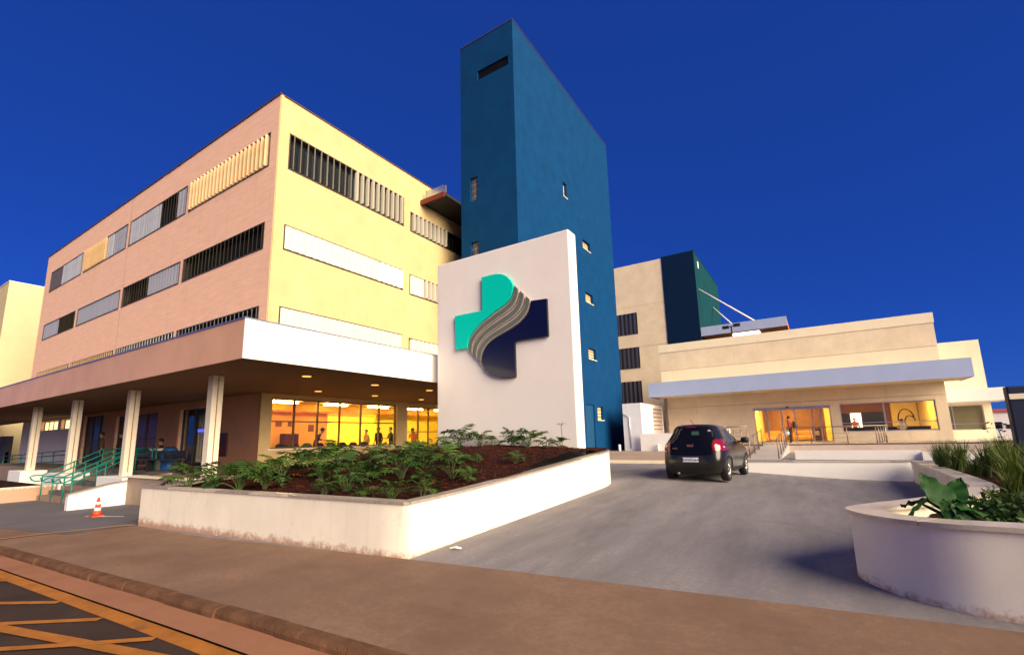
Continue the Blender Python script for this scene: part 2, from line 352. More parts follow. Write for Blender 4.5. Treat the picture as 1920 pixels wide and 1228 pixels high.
def wall_path(parent, P, th, cop, m_wall, base=None, coph=.035, over=.02, stone=.95, gap=.004, mats=None, wname='wall'):
    """P: list of 3D points along the OUTER face (right-hand side is outside), z = top of the wall below the coping"""
    N = normals2(P); vs = []; fs = []
    for p, n in zip(P, N):
        q = Vector((p.x+n.x*th, p.y+n.y*th)); zb = (base(p.x, p.y) if base else min(gz(p.x, p.y), gz(q.x, q.y)))-.15
        vs += [(p.x,p.y,zb), (p.x,p.y,p.z), (q.x,q.y,p.z), (q.x,q.y,zb)]
    for i in range(len(P)-1):
        for a, b in ((0,1),(1,2),(2,3)): fs.append((4*i+a, 4*i+b, 4*i+4+b, 4*i+4+a))
    fs.append((0,3,2,1)); k = 4*len(P)-4; fs.append((k,k+1,k+2,k+3))
    fs = [tuple(reversed(f)) for f in fs]
    w = MB().add(vs, fs).build(wname, m_wall, parent, True); w.data.set_sharp_from_angle(angle=R(32))
    if cop:
        segs = [0]; acc = 0
        for i in range(1, len(P)):
            acc += (P[i]-P[i-1]).length
            if acc >= stone*(.85+.3*random.random()): segs.append(i); acc = 0
        if segs[-1] != len(P)-1: segs.append(len(P)-1)
        for a, b in zip(segs[:-1], segs[1:]):
            vs = []; fs = []
            for i in range(a, b+1):
                p, n = P[i], N[i]; d = Vector((0,0))
                if i == a: d = (P[a+1]-P[a]).xy.normalized()*gap
                if i == b: d = (P[b-1]-P[b]).xy.normalized()*gap
                o_ = p.xy-n*over+d; q = p.xy+n*(cop)+d
                vs += [(o_.x,o_.y,p.z+.001), (o_.x,o_.y,p.z+coph), (q.x,q.y,p.z+coph), (q.x,q.y,p.z+.001)]
            c_ = b-a+1
            for i in range(c_-1):
                for s, t in ((0,1),(1,2),(2,3),(3,0)): fs.append((4*i+s, 4*i+4+s, 4*i+4+t, 4*i+t))
            fs.append((0,1,2,3)); k = 4*c_-4; fs.append((k+3,k+2,k+1,k))
            MB().add(vs, fs).build('coping_slab', (mats or [M_stone, M_stone, M_stone, M_stone2])[random.randrange(4)], parent)
    return w

# left planter in front of the sign
def planter_soil(x, y):
    f = .35+.65*sm(-14.5, -9.8, x)
    fr = sm(4.4, 10.5, y)
    z = .60 + .56*fr*f + .10*sm(5.5, 9.5, y)*sm(-13, -9, x)*(1-sm(-8, -5.2, x))
    return z + .02*math.sin(x*3.1+y*1.7) + .015*math.sin(x*7.7-y*5.3)
pl = empty('planter', 'long white planter wall with granite coping in front of the cross sign', 'planter', (-8, 5, 0))
pl.location = (0,0,0)
tip = [(-12.35,7.2,.66),(-12.3,5.6,.66),(-12.15,4.75,.66),(-11.95,4.42,.66),(-11.7,4.26,.665)]
front = [(-9,4.40,.668),(-6.5,4.53,.67),(-4.62,4.62,.67),(-4.56,4.66,.67)]
side = [(-4.56,5.9,.715),(-4.56,7.9,.83),(-4.56,9.5,.93),(-4.57,11.1,1.03),(-4.63,11.9,1.07),(-4.86,12.6,1.08),(-5.35,13.1,1.08),(-6.4,13.35,1.08),(-8.5,13.4,1.08),(-11.0,13.4,1.08)]
P = catmull(tip, 5)[:-1] + resample([Vector(tip[-1])]+[Vector(p) for p in front], .5)[:-1] + catmull([front[-1]]+side, 6)
wall_path(pl, P, .16, .19, M_plwall)
mb = MB(); vs = []; fs = []; xs = [-12.3+i*.16 for i in range(49)]; ys = [4.3+i*.16 for i in range(57)]
def inside(x, y):
    lo = 4.36+.05*(x+11.7) if x > -11.7 else 4.5+(-11.7-x)*1.2
    hi = 13.2 if x < -5.4 else 13.0-(x+5.4)*1.0
    return lo+.1 < y < hi and x < -4.66
idx = {}
for i, x in enumerate(xs):
    for j, y in enumerate(ys):
        if inside(x, y) or inside(x+.16, y) or inside(x-.16, y) or inside(x, y+.16) or inside(x, y-.16):
            xx = min(x, -4.66)
            yy = max(y, (4.36+.05*(xx+11.7) if xx > -11.7 else 4.5+(-11.7-xx)*1.2)+.1)
            idx[i,j] = len(vs); vs.append((xx, yy, planter_soil(xx, yy)+random.uniform(-.018, .018)))
for i in range(len(xs)-1):
    for j in range(len(ys)-1):
        k = [(i,j),(i+1,j),(i+1,j+1),(i,j+1)]
        if all(q in idx for q in k): fs.append(tuple(idx[q] for q in k))
mb.add(vs, fs).build('soil', M_soil, pl, smooth=True)
mb = MB()
for i in range(5200):
    x, y = random.uniform(-12, -4.75), random.uniform(4.5, 12.6)
    if not inside(x, y): continue
    z = planter_soil(x, y)+.012; a = random.uniform(0, 6.28); L, W = random.uniform(.02, .06), random.uniform(.008, .02)
    d = Vector((math.cos(a), math.sin(a), random.uniform(-.5,.5))).normalized(); n = Vector((-math.sin(a), math.cos(a), random.uniform(-.4,.4))).normalized()
    c = Vector((x,y,z)); mb.add([c-d*L, c-n*W, c+d*L, c+n*W, c+Vector((0,0,.012))], [(0,1,4),(1,2,4),(2,3,4),(3,0,4)])
ch = mb.build('bark_mulch', M_chip, pl); ch['kind'] = 'stuff'

# right planter with the round nose, S-shaped along the drive
pr = empty('planter', 'curved white planter wall with rounded nose at the right edge', 'planter')
E_out = [(3.6,5.05,.70),(2.2,5.15,.695),(1.35,5.33,.69),(.85,5.45,.675),(.52,5.68,.66),(.28,6.02,.65),(.20,6.4,.645),(.42,6.85,.64),(.75,7.35,.635),(1.25,8.2,.625),(1.62,9.0,.62),(1.86,9.9,.61),(1.98,11.5,.60),(2.06,13.5,.585),(2.12,15.5,.57),(2.14,17.55,.565)]
PR = catmull(E_out, 12); PR.reverse()       # outside on the right-hand side
wall_path(pr, PR, .17, .27, M_plwall, mats=[M_stone2, M_stone2, M_stone, M_stone2], over=.03, coph=.04)
def right_soil(x, y): return .52+.02*math.sin(x*4)+.02*math.sin(y*5.1+x)
def in_right(x, y):
    if y < 6.4: return x > .45+ (6.4-y)*.2 and y > 5.45+max(0,(1.4-x))*.5 and x < 9
    pts = [(.42,6.4),(.62,6.85),(.95,7.35),(1.45,8.2),(1.82,9.0),(2.06,9.9),(2.18,11.5),(2.26,13.5),(2.32,17.6)]
    for (xa, ya), (xb, yb_) in zip(pts[:-1], pts[1:]):
        if ya <= y <= yb_: return x > xa+(xb-xa)*(y-ya)/(yb_-ya) and x < 9
    return False
mb = MB(); vs = []; fs = []; idx = {}; xs = [.2+i*.2 for i in range(45)]; ys = [5.0+i*.2 for i in range(64)]
for i, x in enumerate(xs):
    for j, y in enumerate(ys):
        if in_right(x+.1, y): idx[i,j] = len(vs); vs.append((x, y, right_soil(x, y)+random.uniform(-.015,.015)))
for i in range(len(xs)-1):
    for j in range(len(ys)-1):
        k = [(i,j),(i+1,j),(i+1,j+1),(i,j+1)]
        if all(q in idx for q in k): fs.append(tuple(idx[q] for q in k))
mb.add(vs, fs).build('soil', M_soil, pr, smooth=True)

# ------------------------------------------------------------------ louvred windows
def louvre_window(parent, fr, u0, u1, z0, z1, groups, proto_h, stuff=False, pitch=.36, depth=.34, dd=.04, glassm=None, n=None):
    """frame + dark pane are the part; each blade a sub-part. groups: [(share, angle, material)]"""
    f = MB(); t = .05
    fr.box(f, u0, u1, z0, z0+t, -.28, .03); fr.box(f, u0, u1, z1-t, z1, -.28, .02)
    fr.box(f, u0, u0+t, z0+t, z1-t, -.28, .02); fr.box(f, u1-t, u1, z0+t, z1-t, -.28, .02)
    fo = f.build('louvre_window', M_frame, parent)
    g_ = MB(); fr.box(g_, u0+t, u1-t, z0+t, z1-t, -.27, -.24); g_.build('pane', glassm or M_dglass, fo)
    n = n or int(round((u1-u0-.1)/pitch)); pw = (u1-u0-.1)/n; j = 0; allb = MB()
    cuts = []; acc = 0
    for s_, a_, m_ in groups: acc += s_; cuts.append((acc, a_, m_))
    cache = {}
    for i in range(n):
        fx = (i+.5)/n; a_, m_ = next((a, m) for c, a, m in cuts if fx <= c+1e-6)
        an = R(a_+random.uniform(-2.5, 2.5)); dr = fr.n*math.cos(an)+fr.u*math.sin(an)
        c = fr.p(u0+.05+(i+.5)*pw, 0, dd); h = z1-z0-.12
        if stuff:
            b = MB(); nrm = Vector((-dr.y, dr.x, 0)); vs = [c+dr*sx*depth/2+nrm*sy*.012+Vector((0,0,z)) for z in (z0+.06, z1-.06) for sx, sy in ((-1,-1),(1,-1),(1,1),(-1,1))]
            allb.add(vs, [(0,3,2,1),(4,5,6,7),(0,1,5,4),(1,2,6,5),(2,3,7,6),(3,0,4,7)]); lm = m_; continue
        key = (round(h,3), m_.name, depth)
        if key not in BLADE:
            b = MB(); hd = depth/2
            b.add([(-hd,0,0),(-hd*.4,-.016,0),(hd*.4,-.016,0),(hd,0,0),(hd*.4,.016,0),(-hd*.4,.016,0),
                   (-hd,0,h),(-hd*.4,-.016,h),(hd*.4,-.016,h),(hd,0,h),(hd*.4,.016,h),(-hd*.4,.016,h)],
                  [(5,4,3,2,1,0),(6,7,8,9,10,11)]+[(k,(k+1)%6,6+(k+1)%6,6+k) for k in range(6)])
            o = b.build('louvre', m_, fo); BLADE[key] = o
        else: o = copyo(BLADE[key], fo)
        o.location = c+Vector((0,0,z0+.06)); o.rotation_euler = (0,0,math.atan2(dr.y, dr.x))
    if stuff:
        o = allb.build('louvres', lm, fo); o['kind'] = 'stuff'
    return fo
BLADE = {}

# ------------------------------------------------------------------ main hospital block
X0, Y0, ZT = -18.75, 10.62, 17.15
hb = empty('hospital_building', 'four-storey shaded-salmon and sunlit-yellow hospital block with louvred windows and deep entrance canopy', 'building')
FL = Frame((0, Y0, 0), (1,0,0), (0,-1,0)); FR_ = Frame((X0, 0, 0), (0,1,0), (1,0,0))
bays = [(-26.95,-19.36),(-34.85,-27.3),(-42.8,-35.3),(-50.5,-43.3)]
rowz = [(13.82,15.5),(9.88,11.13),(6.0,7.3)]
ops = [(a,b,z0,z1) for a,b in bays for z0,z1 in rowz]
gl_ops = [(-47.3,-43.4,2.75,3.38),(-42.9,-40.4,2.75,3.38),(-38.7,-35.3,.55,3.42),(-33.5,-28.0,.55,3.2),(-25.7,-22.1,.55,3.2)]
FL.wall(MB(), -52, X0, -.6, ZT, .3, ops+gl_ops).build('wall', M_salmon_shade, hb)
rops = [(11.15,18.39,z0,z1) for z0,z1 in ((13.72,15.5),(9.87,11.05),(6.0,7.3))] + [(18.92,26.6,z0,z1) for z0,z1 in ((13.62,14.85),(9.75,10.97),(6.0,7.2))]
rgl = [(11.12,18.15,1.27,3.36),(18.9,22.6,.62,3.32)]
FR_.wall(MB(), Y0, 42, -.6, ZT, .3, rops+rgl).build('wall', mat('plaster_yellow_sunlit', (.60, .445, .225), .85, .09, .9, .25, 90, streak=.26, streakc=(.42,.28,.12)), hb)  # yellow puts the sunlit look of this face into its colour
MB().box(-52, X0-.31, Y0+.31, 42, ZT-.25, ZT-.1).build('roof', M_darkflash, hb)
MB().box(-52, -51.7, Y0+.31, 42, -.6, ZT-.3).build('wall', M_salmon_shade, hb)
MB().box(-51.69, X0-.31, 41.7, 42, -.6, ZT-.3).build('wall', M_salmon_shade, hb)
f = MB(); f.box(-52.05, X0+.05, Y0-.05, Y0+.25, ZT+.001, ZT+.05); f.box(X0-.25, X0+.05, Y0+.251, 42, ZT+.001, ZT+.05); f.build('parapet_flashing', M_darkflash, hb)
j = MB(); FL.box(j, -34.99, -34.96, 4.5, ZT, -.01, .004); j.build('movement_joint', mat('joint_mastic', (.30,.18,.12), .9, .1), hb)
f = MB(); f.box(X0+.003, X0+.045, Y0+.02, Y0+.14, 4.5, ZT-.01); f.build('corner_bead', mat('plaster_yellow_sunlit', (1,1,1)), hb)
f = MB(); f.box(X0-.001, X0+.30, Y0-.003, Y0+.20, .45, 3.5)
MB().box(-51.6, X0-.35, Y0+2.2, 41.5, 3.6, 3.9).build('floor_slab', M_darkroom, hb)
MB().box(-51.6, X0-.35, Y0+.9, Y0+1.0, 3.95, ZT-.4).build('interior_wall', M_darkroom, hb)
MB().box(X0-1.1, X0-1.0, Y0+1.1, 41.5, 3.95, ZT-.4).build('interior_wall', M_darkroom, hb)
# louvres on the pink face (first item nearest the far end)
G, D_, Wt = M_louvg, M_louvd, M_louv
Pe = mat('louvre_peach', (.60,.40,.22), .5, .12, 1.5); Gl = mat('louvre_silver', (.44,.46,.48), .4, .12, 1.5)
left_groups = {
 (0,0): [(1, 3, Pe)], (1,0): [(.58, -84, Gl), (.27, 62, D_), (.15, -88, G)], (2,0): [(.55, 30, Pe), (.17, -80, Gl), (.28, -88, G)], (3,0): [(.42, -86, D_), (.58, -80, Gl)],
 (0,1): [(1, 60, D_)], (1,1): [(.46, 63, D_), (.54, -87, G)], (2,1): [(1, -87, G)], (3,1): [(.5, -87, G), (.5, 64, D_)],
 (0,2): [(1, 58, G)], (1,2): [(1, 60, G)], (2,2): [(1, 60, Pe)], (3,2): [(1, 60, Pe)]}
for (bi, ri), gr in left_groups.items():
    a, b = bays[bi]; z0, z1 = rowz[ri]
    louvre_window(hb, FL, a, b, z0, z1, gr, 0, stuff=(ri == 2 and bi >= 1), dd=.0 if (bi, ri) == (0,0) else -.02, depth=.26 if (bi, ri) == (0,0) else .34)
louvre_window(hb, FR_, 11.15, 18.39, 13.72, 15.5, [(.50, -22, M_louv), (.50, 3, M_louv)], 0, depth=.30)
louvre_window(hb, FR_, 11.15, 18.39, 9.87, 11.05, [(.76, 84, M_louv), (.24, 62, M_louv)], 0, depth=.345)
louvre_window(hb, FR_, 11.15, 18.39, 6.0, 7.3, [(1, 84, M_louv)], 0, depth=.345)
louvre_window(hb, FR_, 18.92, 26.6, 13.62, 14.85, [(.42, 3, M_louv), (.58, -45, D_)], 0)
louvre_window(hb, FR_, 18.92, 26.6, 9.75, 10.97, [(.16, 80, M_louv), (.84, 10, M_louv)], 0)
louvre_window(hb, FR_, 18.92, 26.6, 6.0, 7.2, [(1, 40, M_louv)], 0)
# entrance canopy
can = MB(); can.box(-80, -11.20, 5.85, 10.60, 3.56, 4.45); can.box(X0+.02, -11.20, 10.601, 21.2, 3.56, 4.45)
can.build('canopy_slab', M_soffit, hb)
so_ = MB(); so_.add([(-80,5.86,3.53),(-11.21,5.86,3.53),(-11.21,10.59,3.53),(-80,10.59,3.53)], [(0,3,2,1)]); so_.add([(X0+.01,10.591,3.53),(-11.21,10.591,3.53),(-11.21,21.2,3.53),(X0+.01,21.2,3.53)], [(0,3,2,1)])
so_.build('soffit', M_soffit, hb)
MB().box(-80, -11.201, 5.815, 5.848, 3.5, 4.47).build('fascia', M_panel, hb)
MB().box(-11.199, -11.165, 5.815, 21.2, 3.5, 4.47).build('fascia', mat('fascia_white', (.86,.83,.78), .55, .02, 1, .05, 60), hb)
f = MB(); f.box(-80, -11.15, 5.79, 5.95, 4.472, 4.50); f.box(-11.30, -11.15, 5.951, 21.2, 4.472, 4.50); f.build('drip_flashing', M_flash, hb)
for px_, py_ in ((-13.11,8.83),(-13.44,11.86),(-13.38,14.74),(-16.72,14.77),(-16.77,17.88),(-13.4,17.8),(-16.7,11.8)):
    MB().lathe([(.0,3.512),(.13,3.512),(.14,3.528)], (px_,py_,0), 16).build('downlight', emit('downlight_glow', (1,.42,.10), 1.0), hb)
for cx in (-14.93,-20.85,-26.75,-32.4):
    c = MB(); c.box(cx-.155, cx+.155, 6.895, 7.205, .42, 3.53); o = c.build('canopy_column', mat('painted_column', (.74,.64,.50), .75, .06, 1.5, .15, 90, streak=.12, streakc=(.45,.34,.24)), hb, bevel=.015)
    s = MB(); s.box(cx+.156, cx+.162, 7.03, 7.06, .6, 3.5); s.build('joint', mat('joint_mastic', (.3,.18,.12)), o)
# terrace, stairs
ter = MB(); ter.box(-50, -12.5, 7.9, Y0-.003, -.9, .5); ter.box(-19.3, -12.5, 6.6, 7.899, -.9, .5); ter.box(X0+.003, -12.5, Y0-.002, 26, -.9, .499)
struct(ter.build('terrace', M_terr))
f = MB(); f.box(-19.29, -12.48, 6.56, 6.82, .501, .55); f.box(-12.72, -12.46, 6.821, 9, .501, .55); struct(f.build('terrace_kerb', M_pale))
st = empty('stairs', 'grey entrance steps between the green handrails under the canopy', 'stairs')
for i in range(6):
    z0 = -.46+i*.16; box('step', (-25.9, -21.9 if i < 5 else -19.31, 5.95+i*.33, 7.93 if i < 5 else 7.95, -.9, z0+.158), M_lot if i%2 else M_terr, st)
sw = empty('stair_wall', 'sunlit sloping side wall of the entrance steps behind the traffic cone', 'wall')
mb = MB(); prof = [(5.15,-.9),(5.15,.07),(6.17,.30),(7.9,.52),(7.9,-.9)]
mb.add([(-19.55,y,z) for y,z in prof]+[(-19.31,y,z) for y,z in prof], [(0,1,2,3,4),(9,8,7,6,5)]+[(k,k+5,(k+1)%5+5,(k+1)%5) for k in range(5)]); mb.build('wall', M_white, sw)
mb = MB(); pr_ = [(5.12,.071),(6.17,.302),(7.9,.522)]
for (ya,za),(yb_,zb) in zip(pr_[:-1],pr_[1:]):
    MB().add([(-19.58,ya,za),(-19.28,ya,za),(-19.28,yb_-.005,zb),(-19.58,yb_-.005,zb),(-19.58,ya,za+.03),(-19.28,ya,za+.03),(-19.28,yb_-.005,zb+.03),(-19.58,yb_-.005,zb+.03)],[(0,3,2,1),(4,5,6,7),(0,1,5,4),(1,2,6,5),(2,3,7,6),(3,0,4,7)]).build('coping_slab', M_stone, sw)
for cx, nm in ((-20.75,'second'),(-26.75,'third'),(-32.4,'fourth')):
    tag(box('column_plinth', (cx-1.15, cx+1.15 if cx > -21 else cx+.9, 6.55, 7.5, -.9, .47), M_white, bevel=.02), f'low white plinth under the {nm} canopy column from the cross sign', 'plinth')
lw = empty('planter', 'low orange-lit planter box left of the green handrails', 'planter')
MB().box(-26.22, -26.0, 3.6, 6.5, -.9, .06).build('wall', M_plwall, lw); MB().box(-40, -26.221, 3.6, 3.8, -.9, .06).build('wall', M_plwall, lw)
MB().box(-40, -26.221, 3.801, 6.54, -.9, -.02).build('soil', M_soil, lw)

# handrails (green)
def handrail(label, x, ya, yb_, za, zb, group, post=(0,.5,1), dbl=True):
    t = empty('handrail', label, 'handrail', group=group)
    rails = (.92, .70) if dbl else (.92,)
    def zz(y): return za+(zb-za)*(y-ya)/(yb_-ya)
    for h in rails:
        pts = [(x,ya-.30,za+h-.16),(x,ya-.36,za+h-.05),(x,ya-.28,za+h)] if h == .92 else [(x,ya-.30,za+h+.06),(x,ya-.2,za+h)]
        MB().tube(pts+[(x,ya,za+h),(x,yb_,zb+h),(x,yb_+.35,zb+h)], .024, 8).build('rail', M_green, t, True)
    for k in post:
        y = ya+(yb_-ya)*k; MB().tube([(x,y,zz(y)-.05),(x,y,zz(y)+.9)], .024, 8).build('post', M_green, t, True)
for i, (x, w_) in enumerate(((-25.5,'nearest the low planter box'),(-24.2,'second from the low planter box'),(-22.95,'third from the low planter box'),(-22.1,'nearest the sloping stair wall'))):
    handrail(f'green tubular stair handrail {w_}', x, 5.95, 7.75, -.44, .5, 'green stair handrails')
t = empty('handrail', 'long green handrail of the ramp along the lilac wall at far left', 'handrail')
for h in (.92,.70,.35): MB().tube([(-52,8.8,-.05+h),(-35,8.8,.42+h),(-33.5,8.8,.45+h)], .028, 8).build('rail', M_green, t, True)
for k in range(9): x = -51+k*2.1; MB().tube([(x,8.8,-.15+(x+52)*.028),(x,8.8,-.05+.92+(x+52)*.0276)], .028, 8).build('post', M_green, t, True)
t = empty('handrail', 'green handrail end on the terrace left of the first column', 'handrail')
for dx in (0,.35):
    MB().tube([(-22.6-dx,8.6,.5),(-22.6-dx,8.6,1.38),(-22.75-dx,8.6,1.44),(-23.6-dx,8.5,1.40),(-24.0-dx,8.3,1.2)], .028, 8).build('rail', M_green, t, True)

# ------------------------------------------------------------------ lit waiting room behind the yellow wall
M_iw = mat('room_wall_warm', (.85, .68, .10), .8, .04, 1); M_iw2 = mat('room_wall_orange', (.60, .26, .06), .8, .04, 1); M_ic = mat('room_ceiling', (.60, .40, .18), .9, .04, 1)
lamp_m = emit('room_lamp', (1, .66, .18), 44)
rm = MB(); 
MB().box(-27.5, -27.3, Y0+1.2, 26, .5, 3.5).build('interior_wall', M_iw, hb)
MB().box(-27.29, X0-.36, Y0+.40, Y0+.50, .5, 3.5).build('interior_wall', M_iw2, hb)
MB().box(-27.29, X0-.36, 26, 26.1, .5, 3.5).build('interior_wall', M_iw, hb)
MB().box(-27.29, X0-.31, Y0+.51, 25.9, .42, .5).build('floor', M_terr, hb)
MB().box(-27.29, X0-.31, Y0+.51, 25.9, 3.40, 3.5).build('ceiling', M_ic, hb)
for bx in (-21.6,-24.4): MB().box(bx-.2, bx+.2, Y0+.52, 25.8, 3.05, 3.39).build('ceiling_beam', M_iw2, hb)
MB().box(-22.7, -22.5, 20.0, 25.9, .5, 3.39).build('interior_wall', M_iw, hb)
MB().box(-22.3, -22.15, Y0+.52, 16.3, .5, 3.04).build('interior_wall', M_iw2, hb)
MB().box(-24.0, -23.6, 16.0, 16.4, .5, 3.39).build('pillar', M_iw2, hb)
k = 0
for bx in (-20.3,-22.9,-25.9):
    for by in (12.6,15.4,18.2,21.0,23.6):
        k += 1
        o = MB().box(bx-.14, bx+.14, by-.62, by+.62, 3.30, 3.37).build('ceiling_lamp', lamp_m)
        tag(o, f"{['window','middle','back'][(k-1)//5]}-row ceiling lamp in the waiting room, {['nearest','second from','third from','fourth from','farthest from'][(k-1)%5]} the building corner", 'lamp', 'waiting room ceiling lamps')
def window_grid(parent, fr, u0, u1, z0, z1, mull, trans, name='window', m=None, gm=None, d=-.18, t=.055):
    m = m or M_frame
    f = MB(); fr.box(f, u0, u1, z0, z0+t, d-.04, d+.05); fr.box(f, u0, u1, z1-t, z1, d-.04, d+.05)
    fr.box(f, u0, u0+t, z0+t, z1-t, d-.04, d+.05); fr.box(f, u1-t, u1, z0+t, z1-t, d-.04, d+.05)
    fo = f.build(name, m, parent)
    mm = MB()
    for u in mull: q = MB(); fr.box(q, u-t*.6, u+t*.6, z0+t, z1-t, d-.04, d+.05); q.build('mullion', m, fo)
    for z in trans:
        us = [u0+t]+[v for u in mull for v in (u-t*.6, u+t*.6)]+[u1-t]
        for a, b in zip(us[::2], us[1::2]): q = MB(); fr.box(q, a, b, z-.025, z+.025, d-.03, d+.04); q.build('transom', m, fo)
    us = [u0+t]+[v for u in mull for v in (u-t*.6, u+t*.6)]+[u1-t]; zs = [z0+t]+[v for z in trans for v in (z-.025, z+.025)]+[z1-t]
    for a, b in zip(us[::2], us[1::2]):
        for c, e in zip(zs[::2], zs[1::2]): q = MB(); fr.box(q, a, b, c, e, d-.004, d+.004); q.build('pane', gm or M_glass, fo)
    return fo
M_wood = mat('bronze_frame', (.16, .09, .045), .5, .1)
w1 = window_grid(hb, FR_, 11.12, 18.15, 1.27, 3.36, (12.22,13.38,14.58,15.83,17.0), (2.4,), m=M_wood)
q = MB(); FR_.box(q, 11.0, 18.25, 1.21, 1.268, -.1, .06); q.build('sill', M_pale, w1)
w2 = window_grid(hb, FR_, 18.9, 22.6, .62, 3.32, (19.9,20.75,21.7), (1.95,), m=M_wood)
# ground-floor openings of the pink face
window_grid(hb, FL, -47.3, -43.4, 2.75, 3.38, (-46.3,-45.3,-44.3), (), gm=emit('lit_window', (1,.72,.30), 1.1), t=.04)
window_grid(hb, FL, -42.9, -40.4, 2.75, 3.38, (-41.6,), (), gm=emit('lit_window', (1,.72,.3), 1.1), t=.04)
window_grid(hb, FL, -38.7, -35.3, .55, 3.42, (-37.6,-36.4), (1.9,), gm=mat('dim_glass', (.035,.03,.028), .25, 0, spec=.12))
window_grid(hb, FL, -33.5, -28.0, .55, 3.2, (-31.7,-29.8), (1.9,), gm=mat('amber_dim_glass', (.14,.05,.02), .25, 0, spec=.12))
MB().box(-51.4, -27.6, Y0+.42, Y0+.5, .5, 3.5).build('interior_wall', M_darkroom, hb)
q = MB(); FL.box(q, -51.99, -39.2, -.6, 3.49, .002, .02); 
lil = FL.wall(MB(), -51.99, -39.0, -.6, 3.52, .05, [(-47.3,-43.4,2.75,3.38),(-42.9,-40.4,2.75,3.38)])
lo = lil.build('wall_overlay', M_lilac, hb); lo.location = (0,-.053,0)
bl = FL.wall(MB(), -39.0, X0+.02, .5, 3.52, .05, gl_ops[2:]); bo = bl.build('wall_overlay', mat('plaster_brown_shade', (.42,.21,.12), .85, .08, 1, .2, 90), hb); bo.location = (0,-.053,0)  # added brown sheet: shade under the canopy put into the wall's colour
# entrance door, red notice, screen
q = MB(); FL.box(q, -25.7, -22.1, .5, 3.2, -.397, -.37); q.build('door_recess', M_darkroom, hb)
window_grid(hb, FL, -25.7, -22.1, .52, 3.2, (-24.5,-23.3), (), name='glass_door')
sc_ = empty('television', 'bright white screen hanging inside the dark entrance door', 'screen')
MB().box(-24.5, -23.1, Y0+.305, Y0+.345, 2.05, 2.62).build('case', M_black, sc_); MB().box(-23.75, -23.2, Y0+.285, Y0+.304, 2.3, 2.58).build('picture', emit('screen_white', (.8,.9,1), 3), sc_)
MB().box(-24.45, -23.2, Y0+.285, Y0+.304, 2.1, 2.22).build('picture', emit('screen_blue', (.03,.06,.9), 1.6), sc_)
tag(box('notice_board', (-21.65,-20.95,Y0-.11,Y0-.06,1.0,1.98), mat('dark_red_board', (.07,.012,.01), .5, .1), bevel=.01), 'dark red notice board on the shaded wall right of the entrance door', 'board')
cab = empty('reception_cabinet', 'beige box pedestal left of the blue drum under the canopy', 'cabinet')
MB().box(-24.3, -23.55, 9.0, 9.5, .5, 1.35).build('body', M_pale, cab); MB().box(-24.34, -23.51, 8.97, 9.53, 1.351, 1.39).build('top', M_pale, cab)
bar = empty('drum', 'blue plastic drum with black band standing beneath the canopy', 'drum', (-22.35, 9.0, .5))
MB().lathe([(.26,0),(.29,.05),(.30,.25),(.285,.28),(.30,.31),(.30,.6),(.285,.63),(.29,.66),(.27,.84),(.22,.9)], n=20).build('body', mat('blue_plastic', (.01,.09,.28), .4, .1), bar, True)
MB().lathe([(.2,.9),(.21,.93),(.1,.95)], n=16).build('lid', M_black, bar, True)
bn = empty('bench', 'black bench seat running past the blue drum beneath the canopy', 'bench')
MB().box(-24.9, -20.3, 8.35, 8.75, .93, 1.0).build('seat', M_black, bn, bevel=.01); MB().box(-24.9,-20.3,8.72,8.78,1.02,1.3).build('backrest', M_black, bn, bevel=.01)
for x in (-24.6,-22.9,-20.6): MB().box(x-.04, x+.04, 8.4, 8.7, .5, .929).build('leg', M_black, bn)

# ------------------------------------------------------------------ sign wall with the cross emblem
sg = empty('sign_wall', 'tall white slab wall carrying the teal and navy cross emblem', 'sign')
MB().box(-10.80, -5.62, 12.3, 12.84, .4, 7.68).build('slab', M_sign, sg, bevel=.03)
def prism(name, pts, y0, y1, m, parent, bevel=.012):
    n = len(pts); mb = MB(); ar = sum(pts[i][0]*pts[(i+1)%n][1]-pts[(i+1)%n][0]*pts[i][1] for i in range(n))
    if ar < 0: pts = pts[::-1]
    mb.add([(x,y0,z) for x,z in pts]+[(x,y1,z) for x,z in pts], [tuple(range(n)), tuple(range(2*n-1, n-1, -1))]+[(k, k+n, (k+1)%n+n, (k+1)%n) for k in range(n)])
    return mb.build(name, m, parent, bevel=bevel)
tS = [(-7.56,6.30),(-7.57,6.14),(-7.63,5.96),(-7.76,5.79),(-7.98,5.65),(-8.25,5.54),(-8.51,5.41),(-8.79,5.27),(-9.02,5.11),(-9.21,4.94),(-9.33,4.80),(-9.38,4.62),(-9.40,4.45)]
nS = [(-6.92,5.64),(-6.96,5.44),(-7.04,5.27),(-7.19,5.11),(-7.40,4.97),(-7.72,4.83),(-8.05,4.72),(-8.34,4.61),(-8.57,4.47),(-8.72,4.31),(-8.80,4.13),(-8.82,3.95),(-8.79,3.83)]
def dense(S):
    return [(p.x, p.z) for p in catmull([(x,0,z) for x,z in S], 4)]
tD, nD = dense(tS), dense(nS)
M_eteal = mat('emblem_turquoise', (.0, .60, .46), .3, .03, .6, spec=.5, coat=.4)
M_enavy = mat('emblem_navy', (.003, .003, .022), .3, .05, .6, spec=.5, coat=.3)
M_eband = mat('emblem_olive', (.12, .14, .105), .35, .06, 2, spec=.5)
M_eedge = mat('emblem_band_edge', (.42, .33, .30), .4, .05)
prism('emblem_piece', [(-8.78,6.78),(-8.44,6.79),(-8.19,6.78),(-7.96,6.72),(-7.77,6.60),(-7.64,6.44)]+tD+[(-9.88,4.45),(-9.93,5.64),(-8.78,5.64)], 12.19, 12.285, M_eteal, sg)
prism('emblem_piece', nD+[(-8.70,3.66),(-8.51,3.50),(-8.27,3.40),(-8.00,3.34),(-7.77,3.33),(-7.55,3.33),(-7.55,4.45),(-6.37,4.45),(-6.37,5.61)], 12.19, 12.285, M_enavy, sg)
